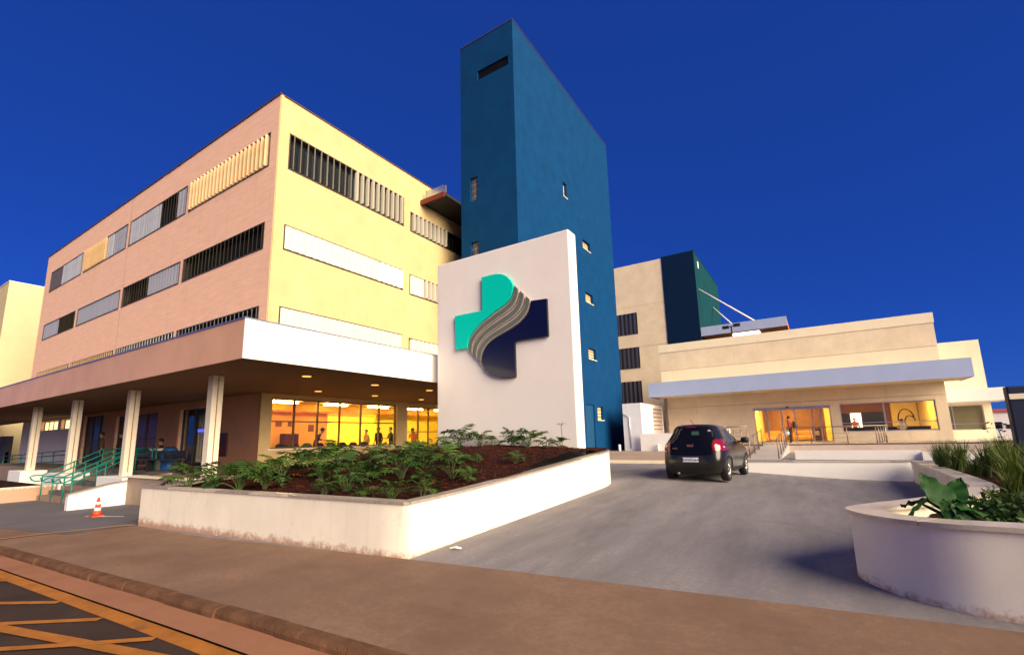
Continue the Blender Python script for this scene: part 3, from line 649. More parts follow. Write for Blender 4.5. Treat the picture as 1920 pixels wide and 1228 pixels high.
def band(a, b): return [(p[0]+(q[0]-p[0])*a, p[1]+(q[1]-p[1])*a) for p, q in zip(tD, nD)] + [(p[0]+(q[0]-p[0])*b, p[1]+(q[1]-p[1])*b) for p, q in zip(tD, nD)][::-1]
for k in range(3):
    a = .07+k*.32; o = prism('emblem_band', band(a, a+.235), 12.205, 12.285, M_eedge, sg, 0)
    prism('band_face', band(a+.035, a+.20), 12.196, 12.2045, M_eband, o, 0)

# ------------------------------------------------------------------ blue stair tower
TX0, TX1, TY0, TY1, TZ = -16.85, -12.82, 21.38, 36.92, 26.72
tw = empty('stair_tower', 'tall dark blue stair tower behind the white sign wall', 'tower')
FTf = Frame((0,TY0,0),(1,0,0),(0,-1,0)); FTs = Frame((TX1,0,0),(0,1,0),(1,0,0))
gb = [(-16.15,-15.58,15.72,17.25),(-16.15,-15.58,11.6,13.07),(-16.15,-15.58,7.4,8.9)]
FTf.wall(MB(), TX0, TX1, -.2, TZ, .35, gb+[(-15.5,-13.18,23.78,24.42)]).build('wall', M_blue, tw)
swn = [(30.55,31.9,15.1,15.78),(30.55,31.9,11.02,11.75),(30.55,31.9,6.86,7.64),(31.6,32.7,2.6,3.55),(27.6,28.17,17.86,18.93)]
FTs.wall(MB(), TY0, TY1, -.2, TZ, .35, swn+[(29.55,31.05,.3,3.62)]).build('wall', M_blue, tw)
MB().box(TX0, TX0+.3, TY0+.36, TY1, -.2, TZ-.02).build('wall', M_blue, tw); MB().box(TX0+.31, TX1-.36, TY1-.3, TY1-.01, -.2, TZ-.02).build('wall', M_blue, tw)
MB().box(TX0+.31, TX1-.36, TY0+.36, TY1-.31, TZ-.4, TZ-.2).build('roof', M_darkflash, tw)
f = MB(); f.box(TX0-.03, TX1+.03, TY0-.03, TY0+.3, TZ+.001, TZ+.04); f.box(TX1-.3, TX1+.03, TY0+.301, TY1, TZ+.001, TZ+.04); f.build('parapet_flashing', M_darkflash, tw)
j = MB(); FTs.box(j, 21.95, 21.97, .2, TZ, -.005, .004); j.build('movement_joint', mat('tower_joint', (.004,.05,.12), .8, .05), tw)
MB().box(TX0+.4, TX1-1.2, TY0+.9, TY0+1.0, 0, TZ-.6).build('interior_wall', M_darkroom, tw)
MB().box(TX1-1.5, TX1-1.4, TY0+1.1, TY1-.4, 0, TZ-.6).build('interior_wall', mat('stair_inner_wall', (.5,.3,.12), .8, .05), tw)
q = MB(); FTf.box(q, -15.48, -13.2, 23.8, 24.4, -.3, -.26); so1 = q.build('vent_louvre', M_black, tw)
for k in range(6): q = MB(); FTf.box(q, -15.47, -13.21, 23.84+k*.095, 23.88+k*.095, -.22, -.10); q.build('slat', M_black, so1)
M_gb = mat('glass_block', (.55,.55,.50), .25, .15, 3, spec=.5); M_gbf = mat('glass_block_mortar', (.30,.29,.27), .8, .1)
for a, b, z0, z1 in gb:
    q = MB(); FTf.box(q, a, b, z0, z1, -.20, -.16); wo = q.build('glass_block_window', M_gbf, tw); n = 4
    for i in range(2):
        for k in range(n):
            w_, h_ = (b-a)/2, (z1-z0)/n; q = MB(); FTf.box(q, a+i*w_+.045, a+(i+1)*w_-.045, z0+k*h_+.05, z0+(k+1)*h_-.05, -.155, -.12); q.build('glass_block', mat('glass_block_dark', (.10,.10,.10), .15, .2, 3, spec=.6), wo)
M_slat = mat('stair_slat', (.70,.50,.28), .5, .08)
for a, b, z0, z1 in swn:
    n = 4 if z1-z0 < 1 else 7
    q = MB(); FTs.box(q, a-.03, b+.03, z0-.05, z0-.001, -.30, .05); wo = q.build('window_sill', M_pale, tw)
    for k in range(n):
        h_ = (z1-z0)/n; q = MB(); FTs.box(q, a+.02, b-.02, z0+k*h_+.02, z0+(k+1)*h_-.035, -.22, -.19); q.build('slat', M_slat, wo)
q = MB(); FTs.box(q, 29.57, 31.03, .3, 3.6, -.14, -.08); dr = q.build('door', M_bluedoor, tw)
q = MB(); FTs.box(q, 30.85, 30.9, 1.25, 1.4, -.079, -.03); q.build('door_handle', M_steel, dr)
MB().box(-17.9, TX0-.003, 23.5, 30, 10, 20.4).build('lift_shaft', M_blue, tw)
# footbridge roof between block and tower
br = empty('link_bridge', 'red-edged link canopy with metal parapet joining yellow block and blue tower', 'bridge')
MB().box(X0+.005, TX0-.005, 19.85, 24.5, 15.75, 15.9).build('deck', M_darkroom, br)
MB().box(X0+.006, TX0+.0-.006, 19.74, 19.845, 15.62, 15.92).build('edge_beam', mat('beam_red', (.16,.022,.012), .5, .15, 4), br)
MB().box(X0+.3, TX0-.25, 19.95, 20.0, 15.93, 16.5).build('parapet', mat('galvanised_sheet', (.5,.55,.6), .25, .2, 3, metal=.8), br)
MB().box(X0+.28, X0+.299, 19.93, 20.02, 15.93, 16.56).build('post', M_steel, br)
MB().box(TX0-.24, TX0-.02, 19.9, 20.0, 15.93, 16.4).build('parapet_end', M_flash, br)

# ------------------------------------------------------------------ kerb and pavement by the tower
pv = MB(); pv.box(-14, -3.2, 20.6, 37.4, -.2, .41); struct(pv.build('pavement', mat('tower_pavement', (.34,.24,.18), .85, .12, 1, .2, 80)))
x = -14.0
kb2 = struct(bpy.data.objects.new('kerb', None)); col.objects.link(kb2)
while x < -3.3: MB().box(x, x+.97, 20.38, 20.595, -.1, .415).build('kerb_stone', M_pale, kb2, bevel=.01); x += .98
ub = empty('utility_box', 'white utility room with slatted side beside the blue tower', 'kiosk')
FU = Frame((-10.1,0,0),(0,1,0),(1,0,0))
FU.wall(MB(), 32.8, 38.46, .2, 3.7, .2, [(35.6,38.1,1.6,3.42)]).build('wall', M_white, ub); MB().box(-11.42, -10.101, 32.8, 33.0, .2, 3.7).build('wall', mat('painted_cool_white', (.70,.71,.76), .7, .04), ub)
MB().box(-11.42, -10.31, 33.01, 38.4, 3.6, 3.68).build('roof', M_white, ub); MB().box(-10.7,-10.6,33.01,38.4,.4,3.59).build('backing_wall', M_darkroom, ub)
for k in range(6): q = MB(); FU.box(q, 35.62, 38.08, 1.61+k*.30, 1.61+k*.30+.25, -.16, -.03); q.build('slat', mat('slat_pinkish', (.62,.48,.42), .6, .05), ub)
MB().tube([(-11.4,32.74,2.95),(-10.95,32.74,2.75),(-10.93,32.74,.6)], .03).build('pipe', M_flash, ub, True)
tag(box('low_wall', (-10.12,-6.6,32.3,32.5,.2,1.57), M_white), 'low pale wall in front of the slatted utility room', 'wall')
for x_, l in ((-11.55,'small white bollard lamp at the foot of the blue tower'),(-8.9,'small white bollard lamp against the low pale wall left of the car')):
    b_ = empty('bollard_lamp', l, 'bollard', (x_, 32.1, .41)); MB().lathe([(.09,0),(.09,.3)], n=12).build('stem', M_white, b_, True); MB().lathe([(.10,.301),(.10,.42),(.05,.46)], n=12).build('cap', M_white, b_, True)

# ------------------------------------------------------------------ far block with teal end
bb = empty('ward_block', 'distant beige ward block with dark teal end behind the tower', 'building')
FB = Frame((0,54,0),(1,0,0),(0,-1,0))
bw = [(-18.9,-16.2,14.5,16.0),(-18.9,-16.2,14.5-3.1-.05-.95,12.0-.35),(-18.9,-16.2,5.15,7.65)]
bw = [(-19.4,-16.3,13.2,15.8),(-19.4,-16.3,9.15,11.65),(-19.4,-16.3,5.1,7.65)]
cuts = [(.0,11.6),(11.62,16.55),(16.57,21.75)]
for z0, z1 in cuts:
    FB.wall(MB(), -26, -12.99, z0, z1, .3, [w for w in bw if z0 <= w[2] < z1]).build('wall_panel', M_cream, bb)
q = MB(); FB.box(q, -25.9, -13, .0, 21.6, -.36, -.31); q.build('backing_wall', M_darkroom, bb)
MB().box(-12.97, -9.43, 53.97, 70, 0, 21.85).build('teal_end', M_teal, bb); MB().box(-12.975, -9.425, 53.93, 53.965, 0, 21.85).build('navy_panel', mat('plaster_teal_shaded', (.0,.012,.045), .8, .1, .8, .2, 70), bb)  # navy front sheet: shaded side of the teal end put into colour
MB().box(-13.0, -9.40, 53.94, 70, 21.851, 21.9).build('parapet_flashing', M_teal, bb)
MB().box(-26, -13, 54.4, 70, 21.3, 21.5).build('roof', M_cream, bb)
for w in bw: louvre_window(bb, FB, w[0], w[1], w[2], w[3], [(1, 55, M_louvg)], 0, pitch=.5, depth=.4)
q = MB(); q.box(-9.425, -9.41, 55.9, 56.5, 20.4, 21.2); q.build('vent', M_white, bb)
sc2 = empty('suspended_canopy', 'grey canopy hung on white tie rods above the low right roof', 'canopy')
MB().box(-9.4, -1.28, 54.0, 54.25, 11.95, 12.93).build('fascia', M_fascia, sc2)
MB().box(-9.4, -1.28, 54.251, 66, 12.1, 12.8).build('slab', mat('orange_soffit', (.55,.17,.03), .7, .08, 1), sc2)
MB().box(-6.6, -3.9, 55.5, 60.5, 12.04, 12.09).build('light_panel', emit('canopy_light', (1,.95,.85), 2.2), sc2)
for a, b in (((-9.42,55.2,17.6),(-3.95,55.2,12.9)),((-9.42,64,17.4),(-6.1,58,12.9))): MB().tube([a,b], .09, 6).build('tie_rod', M_white, sc2, True)
fl = empty('floodlight_post', 'twin dark floodlights on a short post above the low right roof', 'floodlight', (-5.3,45,8.4))
MB().tube([(0,0,0),(0,0,2.35)], .06).build('post', M_black, fl, True); MB().tube([(-.45,0,2.33),(.45,0,2.38)], .04).build('crossbar', M_black, fl, True)
for s in (-1,1): MB().box(s*.45-.27, s*.45+.27, -.12, .12, 2.24+.05*s, 2.5+.05*s).build('lamp_head', M_black, fl, bevel=.02)

# ------------------------------------------------------------------ right clinic entrance
cb = empty('clinic_building', 'low cream clinic building with grey canopy and lit glass entrance', 'building')
FC = Frame((0,38.5,0),(1,0,0),(0,-1,0))
dO = (-3.72,.93,.76,3.18); wO = (1.45,6.28,1.38,3.22)
FC.wall(MB(), -9.7, 6.83, .2, 3.50, .3, [dO, wO]).build('wall_panel', M_cream, cb)
FC.wall(MB(), -9.7, 6.83, 3.52, 4.5, .3, []).build('wall_panel', M_cream, cb)
FC.wall(MB(), -10.02, 6.83, 4.51, 6.50, .3, []).build('wall_panel', M_pale, cb)
FC.wall(MB(), -10.02, 6.83, 6.52, 7.98, .3, []).build('wall_panel', M_cream, cb)
q = MB(); FC.box(q, -10.06, 6.87, 7.985, 8.62, -.3, .045); q.build('parapet_band', M_pale, cb)
q = MB(); FC.box(q, -9.68, 6.8, 3.2, 8.5, -.36, -.31); q.build('backing_wall', M_cream, cb)
MB().box(6.53, 6.829, 38.81, 56, .2, 8.5).build('wall', M_cream, cb); MB().box(-10.02, -9.72, 38.81, 52, .2, 8.5).build('wall', M_cream, cb)
MB().box(-9.7, 6.5, 38.87, 52, 8.2, 8.4).build('roof', M_darkflash, cb)
MB().box(-10.22, 7.55, 35.5, 38.45, 4.28, 5.25).build('canopy_slab', M_cream, cb)
MB().box(-10.24, 7.57, 35.44, 35.49, 4.24, 5.3).build('canopy_fascia', M_fascia, cb); MB().box(7.555, 7.59, 35.491, 38.49, 4.24, 5.3).build('canopy_fascia', M_fascia, cb); MB().box(-10.26, -10.225, 35.491, 38.49, 4.24, 5.3).build('canopy_fascia', M_fascia, cb)
MB().box(-9.0, -4.8, 36.4, 37.6, 4.255, 4.275).build('soffit_panel', M_white, cb)
# interior
M_iy = mat('lobby_yellow', (.85,.66,.20), .8, .04, 1); M_io = mat('lobby_orange', (.26,.12,.03), .7, .06, 1)
for d in ((-9.6,6.5,45.0,45.2,.7,3.6),): MB().box(*d).build('interior_wall', M_io, cb)
MB().box(-3.80,-3.62,38.9,44.99,.7,3.6).build('interior_wall', M_iy, cb); MB().box(.95,1.10,38.9,44.99,.7,3.6).build('interior_wall', M_iy, cb)
MB().box(.60,.949,42.0,42.15,.7,3.44).build('interior_wall', M_iy, cb); MB().box(6.3,6.42,38.9,44.99,.7,3.6).build('interior_wall', M_iy, cb)
MB().box(-5.0,6.5,38.82,45.0,.66,.74).build('floor', M_terr, cb); MB().box(-5.0,6.5,38.82,45.0,3.45,3.55).build('ceiling', M_ic, cb)
for k, (bx, by, n_) in enumerate(((-2.9,40.2,'left part of the clinic lobby'),(-.4,40.2,'right part of the clinic lobby'),(-1.6,43.2,'back of the clinic lobby'),(2.6,40.4,'left part of the clinic office'),(5.0,40.4,'right part of the clinic office'))):
    tag(MB().box(bx-.6, bx+.6, by-.18, by+.18, 3.36, 3.43).build('ceiling_lamp', emit('lobby_lamp', (1,.66,.22), 48)), 'lit ceiling lamp in the '+n_, 'lamp', 'clinic ceiling lamps')
dg = window_grid(cb, FC, *dO[:2], .76, 3.18, (-2.85,-1.95,-1.15,-.15,.3), (), name='glass_door', m=M_alu, t=.07)
q = MB(); FC.box(q, -3.7, .9, 3.0, 3.17, -.1, -.02); q.build('door_header', M_alu, dg)
MB().lathe([(.0,0),(.09,.02),(.09,.1)], (-1.55,38.43,3.1), 12).build('door_sensor', M_black, dg)
wg = window_grid(cb, FC, *wO, (3.78,), (1.95,), m=M_alu, t=.06)
# lobby furniture
M_sofa = mat('sofa_orange', (.62,.30,.07), .7, .08, 4)
def sofa(label, x0, x1, y0):
    s = empty('sofa', label, 'sofa'); MB().box(x0,x1,y0,y0+.75,.86,1.16).build('seat', M_sofa, s, bevel=.05); MB().box(x0,x1,y0+.76,y0+.98,.8,1.55).build('backrest', M_sofa, s, bevel=.05)
    for xx in (x0-.16, x1+.01): MB().box(xx,xx+.15,y0,y0+.98,.8,1.38).build('armrest', M_sofa, s, bevel=.04)
    for xx in (x0+.1,x1-.1):
        for yy in (y0+.1,y0+.85): MB().box(xx-.03,xx+.03,yy-.03,yy+.03,.74,.859).build('leg', M_black, s)
sofa('orange sofa seen through the left panes of the clinic glass door', -3.2, -2.3, 41.6); sofa('long orange sofa seen behind the standing visitor in the clinic lobby', -1.4, .2, 42.4)
ds = empty('reception_desk', 'dark reception stand with papers behind the right door panes', 'desk'); MB().box(-.25,.3,40.2,40.7,.74,1.6).build('body', mat('desk_brown', (.12,.05,.02), .5, .1), ds, bevel=.01); MB().box(-.3,.35,40.15,40.75,1.601,1.65).build('top', M_black, ds); MB().box(-.15,.15,40.18,40.199,1.2,1.5).build('paper', M_white, ds)
for a, b, z0, z1, n_ in ((1.55,2.25,1.9,2.75,'left'),(3.0,4.3,1.6,2.8,'right')):
    tag(box('wall_screen', (a,b,44.9,44.96,z0,z1), M_black), f'{n_} black panel on the back wall of the clinic office', 'screen')
tag(box('light_board', (2.3,2.95,44.9,44.95,1.5,2.75), emit('office_white', (1,.92,.72), 1.6)), 'bright white lit board between the two black office panels', 'board')
cw = empty('desk', 'long dark office counter behind the clinic window', 'desk'); MB().box(1.6,6.1,40.0,40.6,.74,1.62).build('body', M_black, cw); MB().box(1.55,6.15,39.95,40.65,1.621,1.66).build('top', mat('desk_brown', (.1,.05,.02)), cw)
mu = empty('wall_mural', 'pale wall panel with curved dark branch drawing inside the clinic office', 'mural'); MB().box(4.75,6.25,44.80,44.86,.8,3.4).build('panel', M_iy, mu)
for r_, cx_, cz_ in ((.45,5.55,2.2),(.3,5.75,1.95)): MB().tube([(cx_+r_*math.cos(t),44.77,cz_+r_*1.6*math.sin(t)) for t in [R(a) for a in range(10,200,15)]], .035, 6).build('drawn_branch', M_black, mu, True)

# terraces in front of the clinic
tm = MB(); tm.box(-9.6, 9.5, 32.5, 38.46, -.2, .75); struct(tm.build('entrance_terrace', M_terr)); 
f = MB(); f.box(-9.6, 9.5, 32.45, 32.499, .30, .70); struct(f.build('terrace_face', mat('terrace_face_paint', (.62,.48,.40), .8, .12, 1.5)))
f = MB(); f.box(-9.6, 9.5, 32.42, 32.7, .751, .79); struct(f.build('terrace_edge', M_stone))
rp = MB(); rp.add([(-2.8,24.0,.30),(-1.45,24.0,.30),(-1.45,32.44,.755),(-2.8,32.44,.755),(-2.8,24,-.1),(-1.45,24,-.1),(-1.45,32.44,-.1),(-2.8,32.44,-.1)], [(0,1,2,3),(0,4,5,1),(1,5,6,2),(2,6,7,3),(3,7,4,0)]); struct(rp.build('ramp', mat('ramp_concrete', (.42,.37,.34), .7, .1, 1)))
tag(box('low_wall', (-.9,3.3,24.4,24.65,-.1,.66), M_white), 'low white ramp wall in front of the clinic terrace, left of the tall grass', 'wall')
tag(box('low_wall', (3.31,12,24.2,24.45,-.1,.60), M_white), 'low white wall behind the tall grass on the right', 'wall')
fwl = empty('retaining_wall', 'long white retaining wall with stone coping behind the car', 'wall')
PW = resample([(-2.15,17.2,.565),(2.14,17.72,.565)], .5)
wall_path(fwl, PW, .2, .22, M_white, base=lambda x,y: gz(x,y)-.1)
sp = empty('ramp_slab', 'pink-edged sloping slab beside the clinic window base', 'slab'); MB().add([(6.2,34.5,.8),(9.8,34.5,1.0),(9.8,36.5,1.0),(6.2,36.5,.8),(6.2,34.5,.72),(9.8,34.5,.9),(9.8,36.5,.9),(6.2,36.5,.72)], [(0,1,2,3),(7,6,5,4),(4,5,1,0),(5,6,2,1),(6,7,3,2),(7,4,0,3)]).build('slab', M_pale, sp)
# stainless rails
def srail(label, pts, posts, zr=.92, low=(.3,.55), grp='stainless entrance railings'):
    t = empty('railing', label, 'railing', group=grp)
    MB().tube([(x,y,z+zr) for x,y,z in pts], .026, 8).build('handrail', M_steel, t, True)
    for l in low: MB().tube([(x,y,z+l) for x,y,z in pts], .011, 6).build('rail', M_steel, t, True)
    for x,y,z in posts: MB().tube([(x,y,z-.02),(x,y,z+zr)], .024, 8).build('post', M_steel, t, True)
def lerp(a, b, n): return [tuple(a[i]+(b[i]-a[i])*k/(n-1) for i in range(3)) for k in range(n)]
srail('stainless railing on the left side of the entrance ramp', [(-2.68,24.4,.32),(-2.68,31.5,.72)], lerp((-2.68,24.6,.33),(-2.68,31,.68),4), low=())
srail('stainless railing on the right side of the entrance ramp', [(-1.52,24.2,.31),(-1.52,32.2,.74)], lerp((-1.52,24.4,.32),(-1.52,31.8,.72),5), low=())
srail('long stainless railing along the terrace edge before the lobby', [(-1.5,32.7,.79),(3.15,32.7,.79)], lerp((-.3,32.7,.79),(3.1,32.7,.79),3))
srail('short stainless railing return below the clinic window', [(2.6,32.75,.79),(3.2,32.75,.79),(3.4,35.6,.79)], lerp((2.7,32.75,.79),(3.4,35.6,.79),5))
srail('stainless stair railing against the clinic wall right of the car', [(-5.6,33.2,.45),(-4.7,33.2,.95),(-3.6,33.2,.95)], [(-4.7,33.2,.75),(-4.4,33.2,.75),(-4.0,33.2,.75),(-3.65,33.2,.75)])
tag(box('service_box', (-5.1,-4.75,34.0,34.3,.75,1.75), M_white, bevel=.02), 'small pale pillar box behind the car mirror', 'box')

# second block on the right with its own canopy
s2 = empty('annexe_building', 'pale annexe with projecting canopy at the right beyond the clinic', 'building')
F2 = Frame((0,46,0),(1,0,0),(0,-1,0)); F2.wall(MB(), 6.0, 10.37, -.3, 7.65, .3, [(7.9,9.95,1.33,3.05)]).build('wall', M_pale, s2)
MB().box(10.07,10.36,46.31,58,-.3,7.64).build('wall', M_pale, s2); MB().box(6.9,10.05,46.4,58,7.3,7.5).build('roof', M_pale, s2)
MB().box(6.9, 10.80, 43.0, 45.99, 3.2, 4.02).build('canopy', M_white, s2)
w3 = window_grid(s2, F2, 7.9, 9.95, 1.33, 3.05, (8.35,), (1.75,), m=M_alu, gm=mat('olive_dim_glass', (.17,.15,.08), .25, .1, 2))
MB().box(7.0,10.6,42.5,45.9,-.3,.58).build('plinth', M_white, s2)
ap = empty('apartment_building', 'far white apartment block with small dark windows at the right edge', 'building')
MB().box(22.2,27.8,100,112,-4,3.6).build('wall', M_white, ap); MB().box(22.0,28,99.8,112,3.61,4.1).build('roof', mat('red_roof_edge', (.45,.10,.08), .7, .1), ap)
for i, z in enumerate((2.1,-.1,-2.2)):
    for x_, w_ in ((22.35,.95),(23.75,.8),(25.4,.8)):
        wo = box('window', (x_,x_+w_,99.93,99.98,z-.9,z+.1 if w_ > .9 else z-.3), M_darkroom, ap); box('pane', (x_+.05,x_+w_-.05,99.9,99.925,z-.85,z+.05 if w_ > .9 else z-.35), M_dglass, wo)
# far-left block and fence
lb = empty('service_block', 'pale yellow windowless block at the far left edge', 'building')
MB().box(-110,-62,10.24,30,-.9,17.05).build('wall', mat('plaster_lemon', (.56,.47,.28), .85, .06, .5, .2, 90), lb); MB().box(-110,-61.96,10.2,30,17.051,17.12).build('parapet_flashing', M_white, lb)
fe = empty('fence', 'dark metal bar fence on a low wall at the far left', 'fence')
MB().box(-61.95,-57.6,10.9,11.1,-.9,1.25).build('base_wall', M_pale, fe); MB().box(-58.9,-57.6,10.7,11.25,-.9,2.6).build('end_post', mat('dark_blue_post', (.03,.035,.06), .6, .1), fe); MB().box(-60.9,-60.5,10.85,11.15,1.26,2.6).build('post', mat('dark_blue_post', (1,1,1)), fe)
for z in (1.4,2.35): MB().box(-61.9,-58.91,10.97,11.03,z,z+.07).build('rail', M_black, fe)
for k in range(12): MB().box(-61.8+k*.25,-61.76+k*.25,10.98,11.02,1.26,2.62).build('bar', M_black, fe)
MB().box(-61.3,-60.6,10.87,10.899,.55,.95).build('plate', M_white, fe)

# dark totem at the right edge
tt = empty('totem_panel', 'dark navy upright panel post cut by the right picture edge', 'totem', (3.42,14.0,0))
MB().box(-.02,.75,-.12,.12,.4,2.32).build('panel', mat('navy_panel', (.012,.016,.04), .45, .1), tt, bevel=.03); MB().box(.0,.75,-.14,-.121,2.05,2.16).build('pale_stripe', M_pale, tt)

# ------------------------------------------------------------------ traffic cone
CS = .64
cn = empty('traffic_cone', 'orange and white striped traffic cone on the grey forecourt', 'cone', (-15.45,4.72,gz(-15.45,4.72)+.012))
cn.scale = (CS,)*3
M_or = mat('cone_orange', (.72,.06,.02), .5, .06, 6); M_cw = mat('cone_white', (.8,.78,.75), .5, .05, 6)
MB().box(-.2,.2,-.2,.2,0,.04).build('base', M_or, cn, bevel=.01)
zs = [.04,.22,.34,.46,.56,.72]; 
def cr(z): return .145-(z-.04)*.155
for i in range(5): MB().lathe([(cr(zs[i]),zs[i]+.0005),(cr(zs[i+1]),zs[i+1])], n=20).build('cone_band', M_or if i%2 == 0 else M_cw, cn, True)

# ------------------------------------------------------------------ car
car = empty('car', 'dark grey small hatchback seen from behind driving up the concrete drive', 'car', (-2.74,15.0,.26), rz=R(-3.5))
M_paint = mat('car_paint', (.012,.010,.010), .28, .05, 3, metal=.2, coat=.35, spec=.4)
M_cglass = mat('car_glass', (.004,.004,.005), .05, 0, spec=.3)
M_trim = mat('car_black_trim', (.012,.012,.013), .5, .05); M_tl = mat('tail_lamp_red', (.20,.003,.004), .2, .1, 8, coat=1.0); M_tlw = mat('tail_lamp_clear', (.75,.60,.58), .12, .05, coat=1)
prof = [(.20,.70,-1.62,1.58),(.26,.765,-1.70,1.68),(.34,.79,-1.755,1.74),(.48,.815,-1.79,1.78),(.60,.822,-1.785,1.78),(.70,.822,-1.755,1.77),(.78,.818,-1.735,1.72),(.85,.808,-1.72,1.58),(.91,.79,-1.705,1.30),(.96,.772,-1.69,1.05),(1.02,.742,-1.665,.90),(1.12,.695,-1.62,.72),(1.24,.638,-1.565,.52),(1.34,.595,-1.515,.34),(1.40,.562,-1.475,.18),(1.44,.52,-1.43,.04),(1.465,.46,-1.37,-.08),(1.482,.36,-1.27,-.22),(1.49,.20,-1.05,-.45)]
def pz(z):
    for a, b in zip(prof[:-1], prof[1:]):
        if a[0] <= z <= b[0]: t = (z-a[0])/(b[0]-a[0]); return tuple(a[i]+(b[i]-a[i])*t for i in range(1,4))
    return prof[-1][1:]
NE = 6.0
def ne(z): return 6.2-2.6*sm(.85, 1.3, z)
def side_x(y, z):
    w, r_, f_ = pz(z); c = (r_+f_)/2; l = (f_-r_)/2; q = min(1, abs((y-c)/l)); return w*(1-q**ne(z))**(1/ne(z))
def rear_y(x, z):
    w, r_, f_ = pz(z); c = (r_+f_)/2; l = (f_-r_)/2; q = min(1, abs(x/w)); return c-l*(1-q**ne(z))**(1/ne(z))
mb = MB(); n = 64; vs = []
for z, w, r_, f_ in prof:
    c = (r_+f_)/2; l = (f_-r_)/2
    for k in range(n):
        a = 2*math.pi*k/n; ca, sa = math.cos(a), math.sin(a); vs.append((w*math.copysign(abs(ca)**(2/ne(z)), ca), c+l*math.copysign(abs(sa)**(2/ne(z)), sa), z))
fs = [(i*n+k, i*n+(k+1)%n, (i+1)*n+(k+1)%n, (i+1)*n+k) for i in range(len(prof)-1) for k in range(n)]; fs.append(tuple(range((len(prof)-1)*n, len(prof)*n))); fs.append(tuple(range(n-1,-1,-1)))
mb.add(vs, fs).build('body', M_paint, car, True)
def side_panel(name, poly, m, s, off=.006, parent=car, nn=8):
    """poly: (y,z) outline, gridded between lower and upper chain: [(y, zlow, zhigh), ...]"""
    vs = []; fs = []; P = []
    for (ya,la,ha),(yb_,lb_,hb_) in zip(poly[:-1], poly[1:]):
        for k in range(4): t = k/4; P.append((ya+(yb_-ya)*t, la+(lb_-la)*t, ha+(hb_-ha)*t))
    P.append(poly[-1])
    for y, lo_, hi_ in P:
        for k in range(nn+1): z = lo_+(hi_-lo_)*k/nn; vs.append((s*(side_x(y,z)+off), y, z))
    for i in range(len(P)-1):
        for k in range(nn): q = (i*(nn+1)+k, (i+1)*(nn+1)+k, (i+1)*(nn+1)+k+1, i*(nn+1)+k+1); fs.append(q if s > 0 else tuple(reversed(q)))
    return MB().add(vs, fs).build(name, m, parent, True)
def rear_panel(name, rows, m, off=.006, parent=car, nx=14):
    """rows: (z, xlo, xhi)"""
    vs = []; fs = []; P = []
    for a, b in zip(rows[:-1], rows[1:]):
        for k in range(4): t = k/4; P.append(tuple(a[i]+(b[i]-a[i])*t for i in range(3)))
    P.append(rows[-1])
    for z, xl, xh in P:
        for k in range(nx+1): x = xl+(xh-xl)*k/nx; vs.append((x, rear_y(x,z)-off, z))
    for i in range(len(P)-1):
        for k in range(nx): fs.append((i*(nx+1)+k, i*(nx+1)+k+1, (i+1)*(nx+1)+k+1, (i+1)*(nx+1)+k))
    return MB().add(vs, fs).build(name, m, parent, True)
tg = rear_panel('tailgate_glass', [(.69,-.42,.42),(.71,-.54,.54),(.78,-.52,.52),(.95,-.52,.52),(1.07,-.54,.54),(1.10,-.585,.585),(1.25,-.55,.55),(1.36,-.50,.50),(1.41,-.43,.43)], M_cglass, .010)
rear_panel('spoiler', [(1.41,-.42,.42),(1.435,-.42,.42),(1.455,-.36,.36)], M_paint, .03); rear_panel('brake_lamp', [(1.40,-.13,.13),(1.422,-.13,.13)], M_tl, .035)
rear_panel('rear_window_reflection_patch', [(1.20,.02,.22),(1.30,.02,.20)], mat('green_reflection', (.03,.07,.045), .2, .1), .013, tg)  # reflection on the rear glass put in as a dark green patch
bmp = rear_panel('bumper_lower', [(.21,-.60,.60),(.26,-.70,.70),(.33,-.75,.75)], M_trim, .012)
rear_panel('plate_recess', [(.44,-.44,.44),(.54,-.38,.38),(.66,-.28,.28)], M_trim, .008)
plt = rear_panel('number_plate', [(.51,-.20,.20),(.64,-.20,.20)], mat('plate_white', (.70,.72,.76), .5, .02), .020); rear_panel('plate_band', [(.622,-.20,.20),(.642,-.20,.20)], mat('plate_blue', (.01,.03,.2), .5, .02), .023, plt)
def text(s, size, m, parent, loc, rot, name='lettering', ext=.001):
    cu = bpy.data.curves.new(name, 'FONT'); cu.body = s; cu.size = size; cu.extrude = ext; cu.align_x = 'CENTER'; cu.align_y = 'CENTER'
    to = bpy.data.objects.new(name, cu); col.objects.link(to); dg_ = bpy.context.evaluated_depsgraph_get(); me = bpy.data.meshes.new_from_object(to.evaluated_get(dg_)); bpy.data.objects.remove(to)
    me.materials.clear(); me.materials.append(m); o = bpy.data.objects.new(name, me); col.objects.link(o); o.parent = parent; o.location = loc; o.rotation_euler = rot; return o
text('RVS9D64', .105, M_black, plt, (0, rear_y(0,.565)-.030, .565), (R(90),0,0)); text('FIAT', .085, mat('chrome_red', (.7,.25,.22), .2, .1, metal=.5), tg, (0, rear_y(0,.92)-.022, .92), (R(84),0,0)); text('mobi', .07, mat('badge_gold', (.35,.2,.05), .3, .1, metal=.6), tg, (-.40, rear_y(-.4,.86)-.020, .86), (R(84),0,0))
